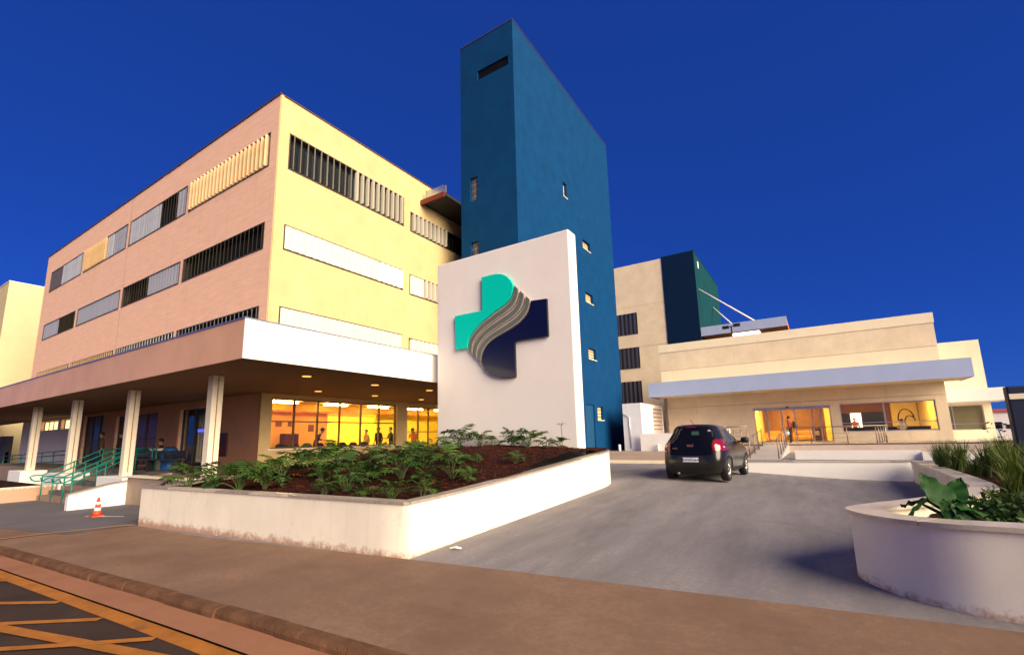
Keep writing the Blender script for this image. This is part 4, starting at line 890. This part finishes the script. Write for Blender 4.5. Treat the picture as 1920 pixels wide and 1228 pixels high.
for s in (-1,1):
    o = rear_panel('tail_lamp', [(.79,.56,.80),(.90,.53,.79),(1.0,.54,.755),(1.08,.58,.70)], M_tl, .016) if s > 0 else rear_panel('tail_lamp', [(.79,-.80,-.56),(.90,-.79,-.53),(1.0,-.755,-.54),(1.08,-.70,-.58)], M_tl, .016)
    rear_panel('reverse_lens', [(.87,.66,.78),(.93,.64,.74)] if s > 0 else [(.87,-.78,-.66),(.93,-.74,-.64)], M_tlw, .020, o)
    side_panel('tail_lamp', [(-1.66,.84,.98),(-1.56,.80,1.02),(-1.44,.88,.93)], M_tl, s, .012)
    side_panel('side_window', [(-1.12,1.06,1.10),(-1.05,1.0,1.25),(-.85,.985,1.34),(-.42,.98,1.385)], M_cglass, s)
    side_panel('side_window', [(-.36,.98,1.385),(.02,.97,1.35),(.35,.965,1.22),(.62,.96,1.05),(.72,.96,.98)], M_cglass, s)
    side_panel('rocker_trim', [(-.75,.22,.30),(.75,.22,.30)], M_trim, s, .012)
    for ya, nm in ((-.40,'door_seam'),(.62,'door_seam'),(-1.02,'door_seam')): side_panel(nm, [(ya-.006,.34,.95),(ya+.006,.34,.95)], M_trim, s, .004)
    for ya in (-.82,.05): q = side_panel('door_handle', [(ya,.80,.83),(ya+.17,.80,.83)], M_paint, s, .03, nn=2)
    mi = MB().lathe([(.02,-.11),(.09,-.09),(.115,0),(.10,.08),(.03,.11)], n=14).build('door_mirror', M_trim, car, True); mi.location = (s*.93,.52,1.03); mi.scale = (1,.65,.75)
    MB().tube([(s*.74,.55,.98),(s*.88,.53,1.0)], .025).build('mirror_arm', M_trim, car, True)
    for y in (-1.15,1.15):
        # wheel arch patch
        vs = []; fs = []; rows = 10
        for i in range(25):
            a = math.pi*i/24
            for r_ in (.0,.345):
                yy, zz = y+r_*math.cos(a), .28+r_*math.sin(a); vs.append((s*(side_x(yy, max(.2,zz))+.007), yy, max(.2,zz)))
        for i in range(24): q = (2*i,2*i+1,2*i+3,2*i+2); fs.append(q if s < 0 else tuple(reversed(q)))
        MB().add(vs, fs).build('wheel_arch', M_trim, car)
        MB().tube([(s*(side_x(y+.36*math.cos(a), max(.22,.28+.36*math.sin(a)))+.004), y+.36*math.cos(a), max(.22,.28+.36*math.sin(a))) for a in [math.pi*i/18 for i in range(19)]], .018, 6).build('arch_lip', M_trim, car, True)
        wl = bpy.data.objects.new('wheel', None); col.objects.link(wl); wl.parent = car; wl.location = (s*.705,y,.285); wl.rotation_euler = (0, R(90)*s, 0)
        MB().lathe([(.17,-.10),(.265,-.10),(.285,-.07),(.285,.055),(.27,.085),(.20,.09),(.195,.05)], n=28).build('tyre', mat('tyre_rubber', (.012,.012,.012), .85, .1, 10), wl, True)
        rim = MB().lathe([(.19,.03),(.198,.08),(.185,.088),(.17,.05),(.05,.045)], n=28).build('rim', mat('alloy', (.55,.52,.48), .25, .05, metal=.9), wl, True)
        for k in range(7):
            a = 2*math.pi*k/7; MB().tube([(.03*math.cos(a),.03*math.sin(a),.075),(.185*math.cos(a),.185*math.sin(a),.075)], [.026,.018], 6).build('spoke', mat('alloy', (1,1,1)), rim, True)
vs = []; 
# windscreen (front) and exhaust, underbody
MB().box(-.62,.62,-1.45,1.45,.17,.24).build('underbody', M_trim, car); MB().tube([(-.35,-1.5,.22),(-.35,-1.77,.21)], .03).build('exhaust', M_steel, car, True)
MB().tube([(0,-1.2,1.495),(0,-1.28,1.52),(0,-1.5,1.60)], .006, 5).build('aerial', M_black, car)

# ------------------------------------------------------------------ people
M_skin = mat('skin', (.36,.19,.12), .6, .05, 6); M_hair = mat('hair_dark', (.02,.013,.01), .6, .1, 20)
def person(label, loc, rz, top, legs, pose='stand', shoe=(.02,.02,.02), h=1.7):
    V = []; Eg = []; RR = []; K = []
    def v(p, r, k, prev=None):
        V.append(Vector(p)); RR.append(r); K.append(k)
        if prev is not None: Eg.append((prev, len(V)-1))
        return len(V)-1
    sit = pose == 'sit'; lean = {'lean': .45, 'sit': .12}.get(pose, .03)
    hz = .50 if sit else .93
    def tl(y, z): d = z-hz; return (y+math.sin(lean)*d, hz+math.cos(lean)*d)
    T = lambda x, y, z: (x, *tl(y, z)) if True else None
    off = hz-.93
    pel = v((0,0,hz), .125, 'l'); be = v(T(0,0,hz+.16), .12, 't', pel); che = v(T(0,0,hz+.40), .14, 't', be); nk = v(T(0,.01,hz+.57), .055, 's', che); hd = v(T(0,.025,hz+.66), .085, 's', nk); hd2 = v(T(0,.02,hz+.75), .098, 's', hd); v(T(0,.01,hz+.82), .06, 's', hd2); v(T(0,.125,hz+.685), .016, 's', hd)
    for s in (-1,1):
        sh = v(T(s*.19,0,hz+.49), .062, 't', che)
        if pose in ('reach','sit','lean'): el = v(T(s*.24,.10,hz+.24), .045, 't', sh); wr = v(T(s*.16,.33,hz+.22), .03, 's', el); dirn = Vector((0,1,0))
        else: el = v(T(s*.25,-.03,hz+.20), .045, 't', sh); wr = v(T(s*.26,.06,hz-.05), .03, 's', el); dirn = Vector((0,.25,-1)).normalized()
        pm = v(V[wr]+dirn*.07, .036, 's', wr)
        for k, (dx, L) in enumerate(((-.03,.075),(-.01,.09),(.01,.085),(.03,.065))):
            a = v(V[pm]+dirn*.045+Vector((dx,0,0)), .0095, 's', pm); v(V[a]+dirn*L*.6+Vector((0,.012,-.01)), .0085, 's', a)
        a = v(V[pm]+Vector((-s*.04,.02,.0)), .010, 's', wr); v(V[a]+dirn*.04, .009, 's', a)
        hp = v((s*.095,0,hz-.04), .09, 'l', pel)
        if sit: kn = v((s*.12,.42,hz-.02), .065, 'l', hp); an = v((s*.12,.45,.10), .045, 'l', kn)
        else:
            st_ = {'walk': .16*s}.get(pose, .02); kn = v((s*.10,.02+st_*.6,.50), .064, 'l', hp); an = v((s*.10,-.02+st_*(1 if s > 0 else 1.2),.09), .045, 'l', kn)
        v(V[an]+Vector((0,.16,-.05)), .04, 'f', an)
    me = bpy.data.meshes.new('body'); me.from_pydata(V, Eg, []); o = bpy.data.objects.new('body', me); col.objects.link(o)
    sk = o.modifiers.new('skin', 'SKIN'); ss = o.modifiers.new('sub', 'SUBSURF'); ss.levels = 1; ss.render_levels = 1
    for i, d in enumerate(me.skin_vertices[0].data): d.radius = (RR[i]*(1.25 if K[i] in 'tl' and i < 3 else 1), RR[i]); d.use_root = (i == 0)
    dg_ = bpy.context.evaluated_depsgraph_get(); m2 = bpy.data.meshes.new_from_object(o.evaluated_get(dg_)); bpy.data.objects.remove(o)
    m2.materials.clear()
    for c in (M_skin, mat('cloth_%d_%d_%d' % tuple(int(q*255) for q in top), top, .85, .1, 8), mat('cloth_%d_%d_%d' % tuple(int(q*255) for q in legs), legs, .85, .1, 8), mat('shoe_black', shoe, .5, .1)): m2.materials.append(c)
    for p in m2.polygons:
        c = p.center; i = min(range(len(V)), key=lambda i: (V[i]-c).length-RR[i]); p.material_index = {'s':0,'t':1,'l':2,'f':3}[K[i]]; p.use_smooth = True
    t = empty('person', label, 'person', loc, rz=rz); t.scale = (h/1.75,)*3
    b = bpy.data.objects.new('body', m2); col.objects.link(b); b.parent = t
    c = V[hd2]; hm = MB(); vs = []; fs = []; n = 14
    for i in range(7):
        a = R(90)-R(118)*i/6
        for k in range(n):
            th = 2*math.pi*k/n; r_ = .118*math.cos(a) if i else .001; zz = .122*math.sin(a); yy = r_*math.sin(th); 
            if yy > .05 and zz < .045: yy = .05
            vs.append((r_*math.cos(th)*.92, yy-.012, zz+.01))
    for i in range(6):
        for k in range(n): fs.append((i*n+k, (i+1)*n+k, (i+1)*n+(k+1)%n, i*n+(k+1)%n))
    hr = hm.add(vs, fs).build('hair', M_hair, t, True); hr.location = c; hr.rotation_euler = (-lean,0,0)
    for s in (-1,1):
        e = MB().lathe([(.004,-.012),(.012,0),(.004,.012)], n=8).build('eye', M_black, t, True); e.location = Vector((s*.035, .0, 0))+Vector(T(0,.11,hz+.74))
    return t
pv1 = person('person in red shirt and dark trousers holding a white bag at the clinic door', (-1.45,36.6,.755), R(75), (.30,.035,.05), (.012,.012,.03), 'stand')
bgm = empty('bag', 'white plastic bag carried by the person at the clinic door', 'bag', (-1.66,36.45,1.55))
mbx = MB().lathe([(.05,-.30),(.14,-.27),(.15,-.12),(.10,-.02),(.03,.05)], n=12).build('sack', M_white, bgm, True); mbx.scale = (1,.6,1)
bp_ = empty('backpack', 'black backpack worn by the person at the clinic door', 'bag', (-1.20,36.66,1.92)); MB().box(-.09,.09,-.15,.15,-.22,.22).build('pack', M_black, bp_, bevel=.06)
person('person standing at the top of the steps with light shirt front', (-29.9,9.0,.5), R(170), (.10,.05,.035), (.02,.015,.015), 'stand')
person('person in dark clothes standing behind the stair handrails', (-29.0,9.5,.5), R(120), (.02,.015,.015), (.015,.012,.012), 'stand')
person('dark figure seated near the terrace handrail', (-24.6,9.6,.5), R(150), (.015,.012,.012), (.015,.012,.012), 'sit')
person('person bending over the chairs behind the second window pane', (-20.2,14.2,.5), R(-35), (.03,.015,.01), (.02,.015,.012), 'lean')
person('person with light top standing at the far end of the waiting room', (-21.2,18.2,.5), R(180), (.35,.2,.1), (.06,.04,.03), 'stand', h=1.6)
person('person in black coat standing nearest the glass in the waiting room', (-20.0,18.0,.5), R(90), (.008,.006,.006), (.01,.008,.008), 'stand')
person('person in black reaching to a box in the waiting room', (-20.0,18.9,.5), R(160), (.01,.008,.008), (.01,.008,.008), 'reach')
person('person in orange top leaning forward behind the glass door beside the sign', (-19.6,20.3,.5), R(-150), (.55,.16,.05), (.3,.12,.05), 'lean')
person('clerk with dark hair at the left end of the office counter', (2.3,41.2,.74), R(180), (.2,.03,.02), (.02,.02,.02), 'stand', h=1.55)
person('clerk in white shirt seated with back to the clinic window', (4.65,39.5,.84), R(0), (.55,.5,.42), (.03,.03,.03), 'sit')
# waiting-room chairs
def chair(x, y, label):
    t = empty('waiting_chair', label, 'chair', (x, y, .5), group='waiting room chairs', rz=R(90))
    return t
cparts = []
names = ['first','second','third','fourth','fifth','sixth','seventh','eighth']
for k in range(8):
    t = chair(-19.75, 12.35+k*.66, f'dark waiting room chair, {names[k]} in the row from the building corner')
    if not cparts:
        s_ = MB(); pts = [(-.25,.20,.55),(-.25,.23,.82),(-.2,.245,.92),(-.1,.25,.97),(.1,.25,.97),(.2,.245,.92),(.25,.23,.82),(.25,.20,.55)]
        s_.add([(x,y,z) for x,y,z in pts]+[(x,y+.04,z) for x,y,z in pts], [(0,1,2,3,4,5,6,7),(15,14,13,12,11,10,9,8)]+[(i,i+8,(i+1)%8+8,(i+1)%8) for i in range(8)])
        cparts.append(s_.build('backrest', M_black, t)); cparts.append(MB().box(-.25,.25,-.25,.2,.42,.47).build('seat', M_black, t, bevel=.02))
        for lx in (-.2,.2):
            for ly in (-.2,.2): cparts.append(MB().tube([(lx,ly,0),(lx,ly,.42)], .015, 6).build('leg', M_steel, t))
    else:
        for c in cparts: copyo(c, t)
# notices inside the waiting room
for k, (y_, z_, w_, h_) in enumerate(((13.35,2.3,.32,.22),(14.0,2.3,.2,.22),(15.15,2.05,.32,.36))):
    tag(box('poster', (-22.148,-22.13,y_,y_+w_,z_,z_+h_), mat('poster_dark', (.16,.04,.02), .7, .1)), ['leftmost small dark notice on the orange waiting room wall','middle small dark notice on the orange waiting room wall','rightmost dark notice on the orange waiting room wall'][k], 'poster')
tag(box('vending_cabinet', (-22.14,-21.7,13.6,14.35,.5,1.95), mat('cabinet_red', (.06,.012,.008), .4, .1), bevel=.02), 'dark red cabinet against the orange waiting room wall', 'cabinet')

# ------------------------------------------------------------------ plants
M_phil = leafmat('philodendron_leaf', (.012,.048,.010), (.060,.115,.016)); M_dry = leafmat('withered_leaf', (.45,.17,.04), (.35,.10,.03)); M_gr = leafmat('grass_blade', (.020,.055,.008), (.085,.12,.015)); M_ear = leafmat('elephant_ear_leaf', (.008,.050,.008), (.022,.085,.012)); M_sh = leafmat('shrub_leaf', (.010,.036,.006), (.05,.085,.012)); M_ysh = leafmat('yellow_shrub_leaf', (.16,.17,.02), (.25,.16,.03)); M_stem = mat('stem_green', (.07,.11,.03), .6, .15, 8)
def phil_mesh(seed, m):
    rnd = random.Random(seed); mb = MB()
    L = rnd.uniform(.20,.29); hgt = rnd.uniform(.20,.36)
    pet = [Vector((0,0,0)), Vector((0,.06,hgt*.5)), Vector((0,.14,hgt*.9)), Vector((0,.22,hgt))]
    mb.tube(pet, [.008,.007,.006,.005], 4, 1, False)
    base = pet[-1]; droop = rnd.uniform(-.1,.55)
    def sp(t): return base + Vector((0, L*t*math.cos(droop*t), -L*t*math.sin(droop*t)*1.1+.03*math.sin(t*3.1)))
    n = 6
    for i in range(n):
        t = i/(n-.5); c = sp(t)
        w = (.165*math.sin(math.pi*(.22+.72*t))+.03)*rnd.uniform(.85,1.1)
        for s in (-1,1):
            sw = .10+.05*(1-t); c2 = sp(min(1, t+.13)); tipp = c + Vector((s*w, w*(.35+.5*t)-.05*(1-t), -.05*w-rnd.uniform(.0,.05)))
            mid = (c+tipp)/2 + Vector((0,0,.018)); hw = .027
            q = Vector((-(tipp-c).y, (tipp-c).x, 0)).normalized()*hw*s
            mb.add([c, mid-q, tipp, mid+q, c2], [(0,1,2,3),(0,3,4)] if s > 0 else [(3,2,1,0),(4,3,0)])
    c = sp(.9); mb.add([c+Vector((-.02,0,0)), sp(1.25), c+Vector((.02,0,0))], [(0,2,1)])
    me_o = mb.build('leaf', [m, M_stem], None); me = me_o.data; bpy.data.objects.remove(me_o); return me
PH = [phil_mesh(i, M_phil) for i in range(6)]; PD = [phil_mesh(50+i, M_dry) for i in range(2)]
def mk(me, name, parent, loc=(0,0,0), rot=(0,0,0), sc_=1):
    o = bpy.data.objects.new(name, me); col.objects.link(o); o.parent = parent; o.location = loc; o.rotation_euler = rot; o.scale = (sc_,)*3; return o
def philo(x, y, s, nleaf, label, rnd, dry=0, z=None):
    t = empty('philodendron', label, 'plant', (x, y, (planter_soil(x, y) if z is None else z)-.02), group='lobed-leaf plants in the white planter')
    for k in range(nleaf):
        a = 2.399*k+rnd.uniform(-.4,.4); inner = k/nleaf
        me = PD[k%2] if k < dry else PH[rnd.randrange(6)]
        mk(me, 'leaf', t, (0.03*math.cos(a),.03*math.sin(a),0), (R(46)*(inner-.30)+rnd.uniform(-.2,.2), rnd.uniform(-.2,.2), a), s*(.92+rnd.uniform(-.15,.15)))
rnd = random.Random(3)
rows = [('front row behind the street coping', [(-11.5,5.0,1.1),(-11.0,5.3,.85),(-10.3,5.05,.6),(-9.5,5.15,1.1),(-9.0,5.3,.8),(-8.3,5.1,1.15),(-7.8,5.4,.9),(-7.1,5.1,.75),(-6.6,5.3,1.1),(-6.1,5.1,.55),(-5.5,5.2,.85),(-5.0,5.45,.55)]),
        ('second row behind the street coping', [(-11.2,6.1,1.0),(-10.5,6.4,1.0),(-9.8,6.2,.9),(-9.2,6.5,1.0),(-8.5,6.3,.85),(-7.9,6.6,1.0),(-7.2,6.3,.8),(-6.6,6.6,1.0),(-6.0,6.4,.65),(-5.6,6.8,.85),(-5.1,6.6,.6)]),
        ('third row, halfway up the bank', [(-11.2,7.6,.9),(-10.4,7.8,.85),(-9.7,7.5,.8),(-9.0,7.9,.85),(-8.3,7.6,.75),(-7.7,7.9,.8),(-7.1,7.6,.6),(-6.6,8.0,.85),(-6.0,8.2,.6),(-5.3,8.3,.65)]),
        ('fourth row, high on the bank', [(-11.2,9.2,.75),(-10.3,9.5,.6),(-9.3,9.3,.75),(-8.5,9.5,.6),(-7.8,9.7,.6)]),
        ('back row below the sign', [(-10.0,11.5,.65),(-9.1,11.5,1.0),(-8.6,11.7,1.1),(-7.8,11.4,.75),(-7.3,11.7,1.0),(-6.8,11.6,1.1),(-6.3,11.7,.55),(-5.85,11.7,.7)])]
ordn = ['first','second','third','fourth','fifth','sixth','seventh','eighth','ninth','tenth','eleventh','twelfth']
for rn, L in rows:
    L = [q for q in L if rnd.random() > .07]
    for i, (x, y, s) in enumerate(L):
        philo(x+rnd.uniform(-.12,.12), y+rnd.uniform(-.1,.1), s*rnd.uniform(.65,1.3), 8+int(7*min(1, s)), f'lobed-leaf plant, {ordn[i]} from left in the {rn}', rnd, dry=(1 if rnd.random() < .25 or (rn[0] == 'b' and i in (3,6)) else 0))
wd = empty('withered_plant', 'tall stalk with one orange withered leaf at the right end of the sign wall', 'plant', (-5.80,11.65,1.06))
MB().tube([(0,0,0),(.02,0,.4),(.0,0,.75)], .008, 5).build('stalk', M_stem, wd)
for k in range(7): a = k*.9; MB().add([(0,0,.72),(.10*math.cos(a)-.02*math.sin(a),.10*math.sin(a)+.02*math.cos(a),.80),(.22*math.cos(a),.22*math.sin(a),.74),(.10*math.cos(a)+.02*math.sin(a),.10*math.sin(a)-.02*math.cos(a),.80)], [(0,1,2,3)]).build('leaf', M_dry, wd)
# tall grass clumps in the right planter
def blade_mesh(rnd, n, h, spread, m, name, w=.014):
    mb = MB()
    for k in range(n):
        a = rnd.uniform(0,6.28); hh = h*rnd.uniform(.55,1.1); ln = rnd.uniform(.03,.38)*spread; r0 = rnd.uniform(0,.07)
        d = Vector((math.cos(a), math.sin(a), 0)); q = Vector((-d.y, d.x, 0))*w*rnd.uniform(.6,1.2); b = d*r0; vs = []
        for i in range(4): t = i/4; c = b+d*ln*t*t*hh*1.6+Vector((0,0,hh*t*(1-.12*t*ln))); vs += [c-q*(1-t*.8), c+q*(1-t*.8)]
        vs.append(b+d*ln*hh*1.6+Vector((0,0,hh*(1-.12*ln))))
        mb.add(vs, [(0,1,3,2),(2,3,5,4),(4,5,7,6),(6,7,8)])
    return mb
gord = ['first','second','third','fourth','fifth','sixth','seventh','eighth','ninth','tenth','eleventh','twelfth','thirteenth','fourteenth','fifteenth','sixteenth','seventeenth','eighteenth','nineteenth','twentieth','twenty-first','twenty-second','twenty-third','twenty-fourth','twenty-fifth']
gspots = [(2.55,9.9,.62),(2.62,11.0,.75),(2.8,12.2,.8),(2.75,13.3,.72),(3.05,11.6,.8),(3.2,13.0,.75),(3.3,14.6,.8),(2.7,15.2,.7),(3.0,16.4,.75),(3.55,15.8,.75),(2.95,10.3,.7),(3.4,12.2,.72),(2.45,8.9,.45),(2.85,9.2,.55),(3.75,13.8,.75),(2.35,14.9,.62),(2.45,14.2,.66),(2.5,16.2,.7),(2.4,12.4,.5),(2.42,10.6,.5),(3.1,14.0,.7),(2.75,16.8,.7),(3.45,11.0,.65),(2.2,9.6,.35),(3.2,10.6,.6)]
for i, (x, y, h) in enumerate(sorted(gspots, key=lambda q: q[0]/q[1])):
    t = blade_mesh(rnd, 95, h, 1.0, M_gr, 'blades').build('grass_clump', M_gr); t.location = (x,y,right_soil(x,y)-.01)
    tag(t, f'tall strap-leaved grass clump, {gord[i]} from the left in the curved planter', 'plant', 'tall grass clumps')
def shrub(x, y, z, rx, rz_, n, m, label, name='shrub', ls=.05):
    t = empty(name, label, 'plant', (x,y,z)); mb = MB()
    for k in range(n):
        a = rnd.uniform(0,6.28); u = rnd.random()**.45; e = math.asin(rnd.uniform(-.1,1)); lump = 1+.22*math.sin(3*a+e*4+x*7)+.12*math.sin(7*a+y*5)
        c = Vector((math.cos(a)*math.cos(e)*rx*u*lump, math.sin(a)*math.cos(e)*rx*u*lump, math.sin(e)*rz_*u*lump))
        d = Vector((rnd.gauss(0,1),rnd.gauss(0,1),rnd.gauss(.3,.8))).normalized(); q = d.cross(Vector((rnd.gauss(0,1),rnd.gauss(0,1),rnd.gauss(0,1)))).normalized(); s = ls*rnd.uniform(.6,1.3)
        mb.add([c, c+d*s*.9+q*s*.35, c+d*s*2, c+d*s*.9-q*s*.35], [(0,1,2,3)])
    mb.build('foliage', m, t); sm_ = MB()
    for k in range(5): a = k*1.26; sm_.tube([(0,0,-.05),(rx*.3*math.cos(a),rx*.3*math.sin(a),rz_*.35),(rx*.6*math.cos(a),rx*.6*math.sin(a),rz_*.65)], [.012,.009,.004], 5)
    sm_.build('stems', M_stem, t); return t
for x, y, rx, rz_, n, lab in ((1.75,6.9,.42,.22,600,'low dark leafy shrub nearest the planter nose'),(2.35,7.4,.5,.32,800,'low dark leafy shrub in the middle of the curved planter'),(1.6,6.0,.38,.16,420,'flat leafy ground plant just inside the front coping'),(2.3,6.2,.45,.2,600,'flat leafy ground plant by the right picture edge'),(2.5,8.3,.5,.3,700,'dense dark shrub at the bend of the curved wall'),(3.0,8.0,.55,.4,800,'dense dark shrub below the tall grass at the right edge'),(3.1,9.6,.5,.38,700,'dark shrub between the grass clumps at the right edge'),(2.1,8.15,.3,.2,350,'small leafy shrub against the inner curved wall'),(3.7,10.6,.55,.45,700,'leafy shrub beyond the grass at the right edge'),(1.75,7.75,.36,.26,600,'leafy shrub pressed against the inner side of the nose wall'),(2.05,6.75,.42,.30,800,'bushy dark plant right of the elephant ear plant'),(2.55,6.85,.45,.34,800,'bushy dark plant cut by the right picture edge'),(2.75,7.5,.5,.42,900,'tallest dark shrub at the right edge of the curved planter'),(1.35,6.35,.26,.14,300,'small ground plant behind the elephant ear stalks')):
    shrub(x, y, right_soil(x,y), rx, rz_, n, M_sh, lab)
shrub(4.3,17.5,.35,.9,.55,900, M_ysh, 'yellow-green shrub beyond the tall grass at the right edge', ls=.07); shrub(5.6,22.5,.4,1.0,.55,800, M_ysh, 'yellowish shrub in front of the annexe plinth', ls=.08)
sap = empty('sapling', 'thin leafy branch in front of the far apartment block', 'plant', (3.0,14.2,.5))
MB().tube([(.35,0,0),(.30,0,.6),(.22,0,1.05)], [.015,.012,.006], 5).build('stem', M_stem, sap)
for k in range(22): a = rnd.uniform(0,6.28); c = Vector((.22+rnd.uniform(-.20,.12),rnd.uniform(-.08,.08),1.02+rnd.uniform(-.12,.08))); d = Vector((math.cos(a),math.sin(a)*.4,rnd.uniform(-.5,.4)))*.05; q = Vector((-d.z,0,d.x))*.4; MB().add([c-d,c+q,c+d,c-q],[(0,1,2,3)]).build('leaf', M_sh, sap)
# elephant ear
ES = .88
ee = empty('elephant_ear_plant', 'big-leaved elephant ear plant standing in the nose of the curved planter', 'plant', (1.02,6.30,.50))
ee.scale = (ES,)*3
def ear(L, W):
    mb = MB(); vs = []; n = 9
    for i in range(n):
        t = i/(n-1); w = W*(math.sin(math.pi*min(1,.18+.82*t))**.8)*(1-.25*t); y = -L*.28+L*1.28*t
        for k in (-1,-.5,0,.5,1):
            vs.append((w*k, y, .06*abs(k)*W*4*.3-.35*L*t*t*.6+.022*math.cos(k*7+i*1.9)+.012*math.sin(i*3.3)))
    fs = [(i*5+k,i*5+k+1,(i+1)*5+k+1,(i+1)*5+k) for i in range(n-1) for k in range(4)]
    return mb.add(vs, fs)
for pts, L, W, rot in (([(0,0,0),(-.03,.02,.22),(-.06,.03,.36)],.34,.15,(R(62),R(-14),R(25))), ([(.02,.02,0),(.0,.05,.22),(.02,.07,.36)],.30,.13,(R(58),R(16),R(-20))),
        ([(0,0,0),(-.1,.03,.2),(-.26,.03,.30)],.32,.12,(R(-38),R(18),R(95))), ([(0,0,0),(-.08,.06,.24),(-.20,.10,.33)],.26,.09,(R(-10),R(-10),R(70))),
        ([(0,0,0),(.06,.0,.22),(.10,.03,.34)],.32,.10,(R(-4),R(-8),R(-78))), ([(0,0,0),(.05,-.03,.18),(.08,-.04,.28)],.28,.08,(R(-14),R(8),R(-92))),
        ([(0,0,0),(-.02,-.03,.15),(-.02,-.04,.29)],.22,.11,(R(-62),R(0),R(175))), ([(.02,0,0),(.03,-.03,.14),(.05,-.04,.28)],.20,.10,(R(-64),R(10),R(205)))):
    st_ = MB().tube(pts, [.030,.022,.013], 7).build('stalk', M_ear, ee, True); lf = ear(L, W).build('leaf', M_ear, st_, True); lf.location = pts[-1]; lf.rotation_euler = rot

# scraps of litter
M_paper = mat('paper_scrap_white', (.75,.73,.70), .8, .05)
for x, y, a, l in ((-4.28,5.25,.3,'small white paper scrap at the foot of the sunlit planter wall'),):
    z = gz(x, y)+.012; c, s_ = math.cos(a), math.sin(a)
    tag(MB().add([(x+px_*c-py_*s_, y+px_*s_+py_*c, z+h_) for px_, py_, h_ in ((-.07,-.02,0),(.0,-.03,.02),(.09,-.02,.004),(.085,.03,.012),(0,.028,.03),(-.09,.02,.006))], [(0,1,4,5),(1,2,3,4)]).build('paper_scrap', M_paper), l, 'litter')
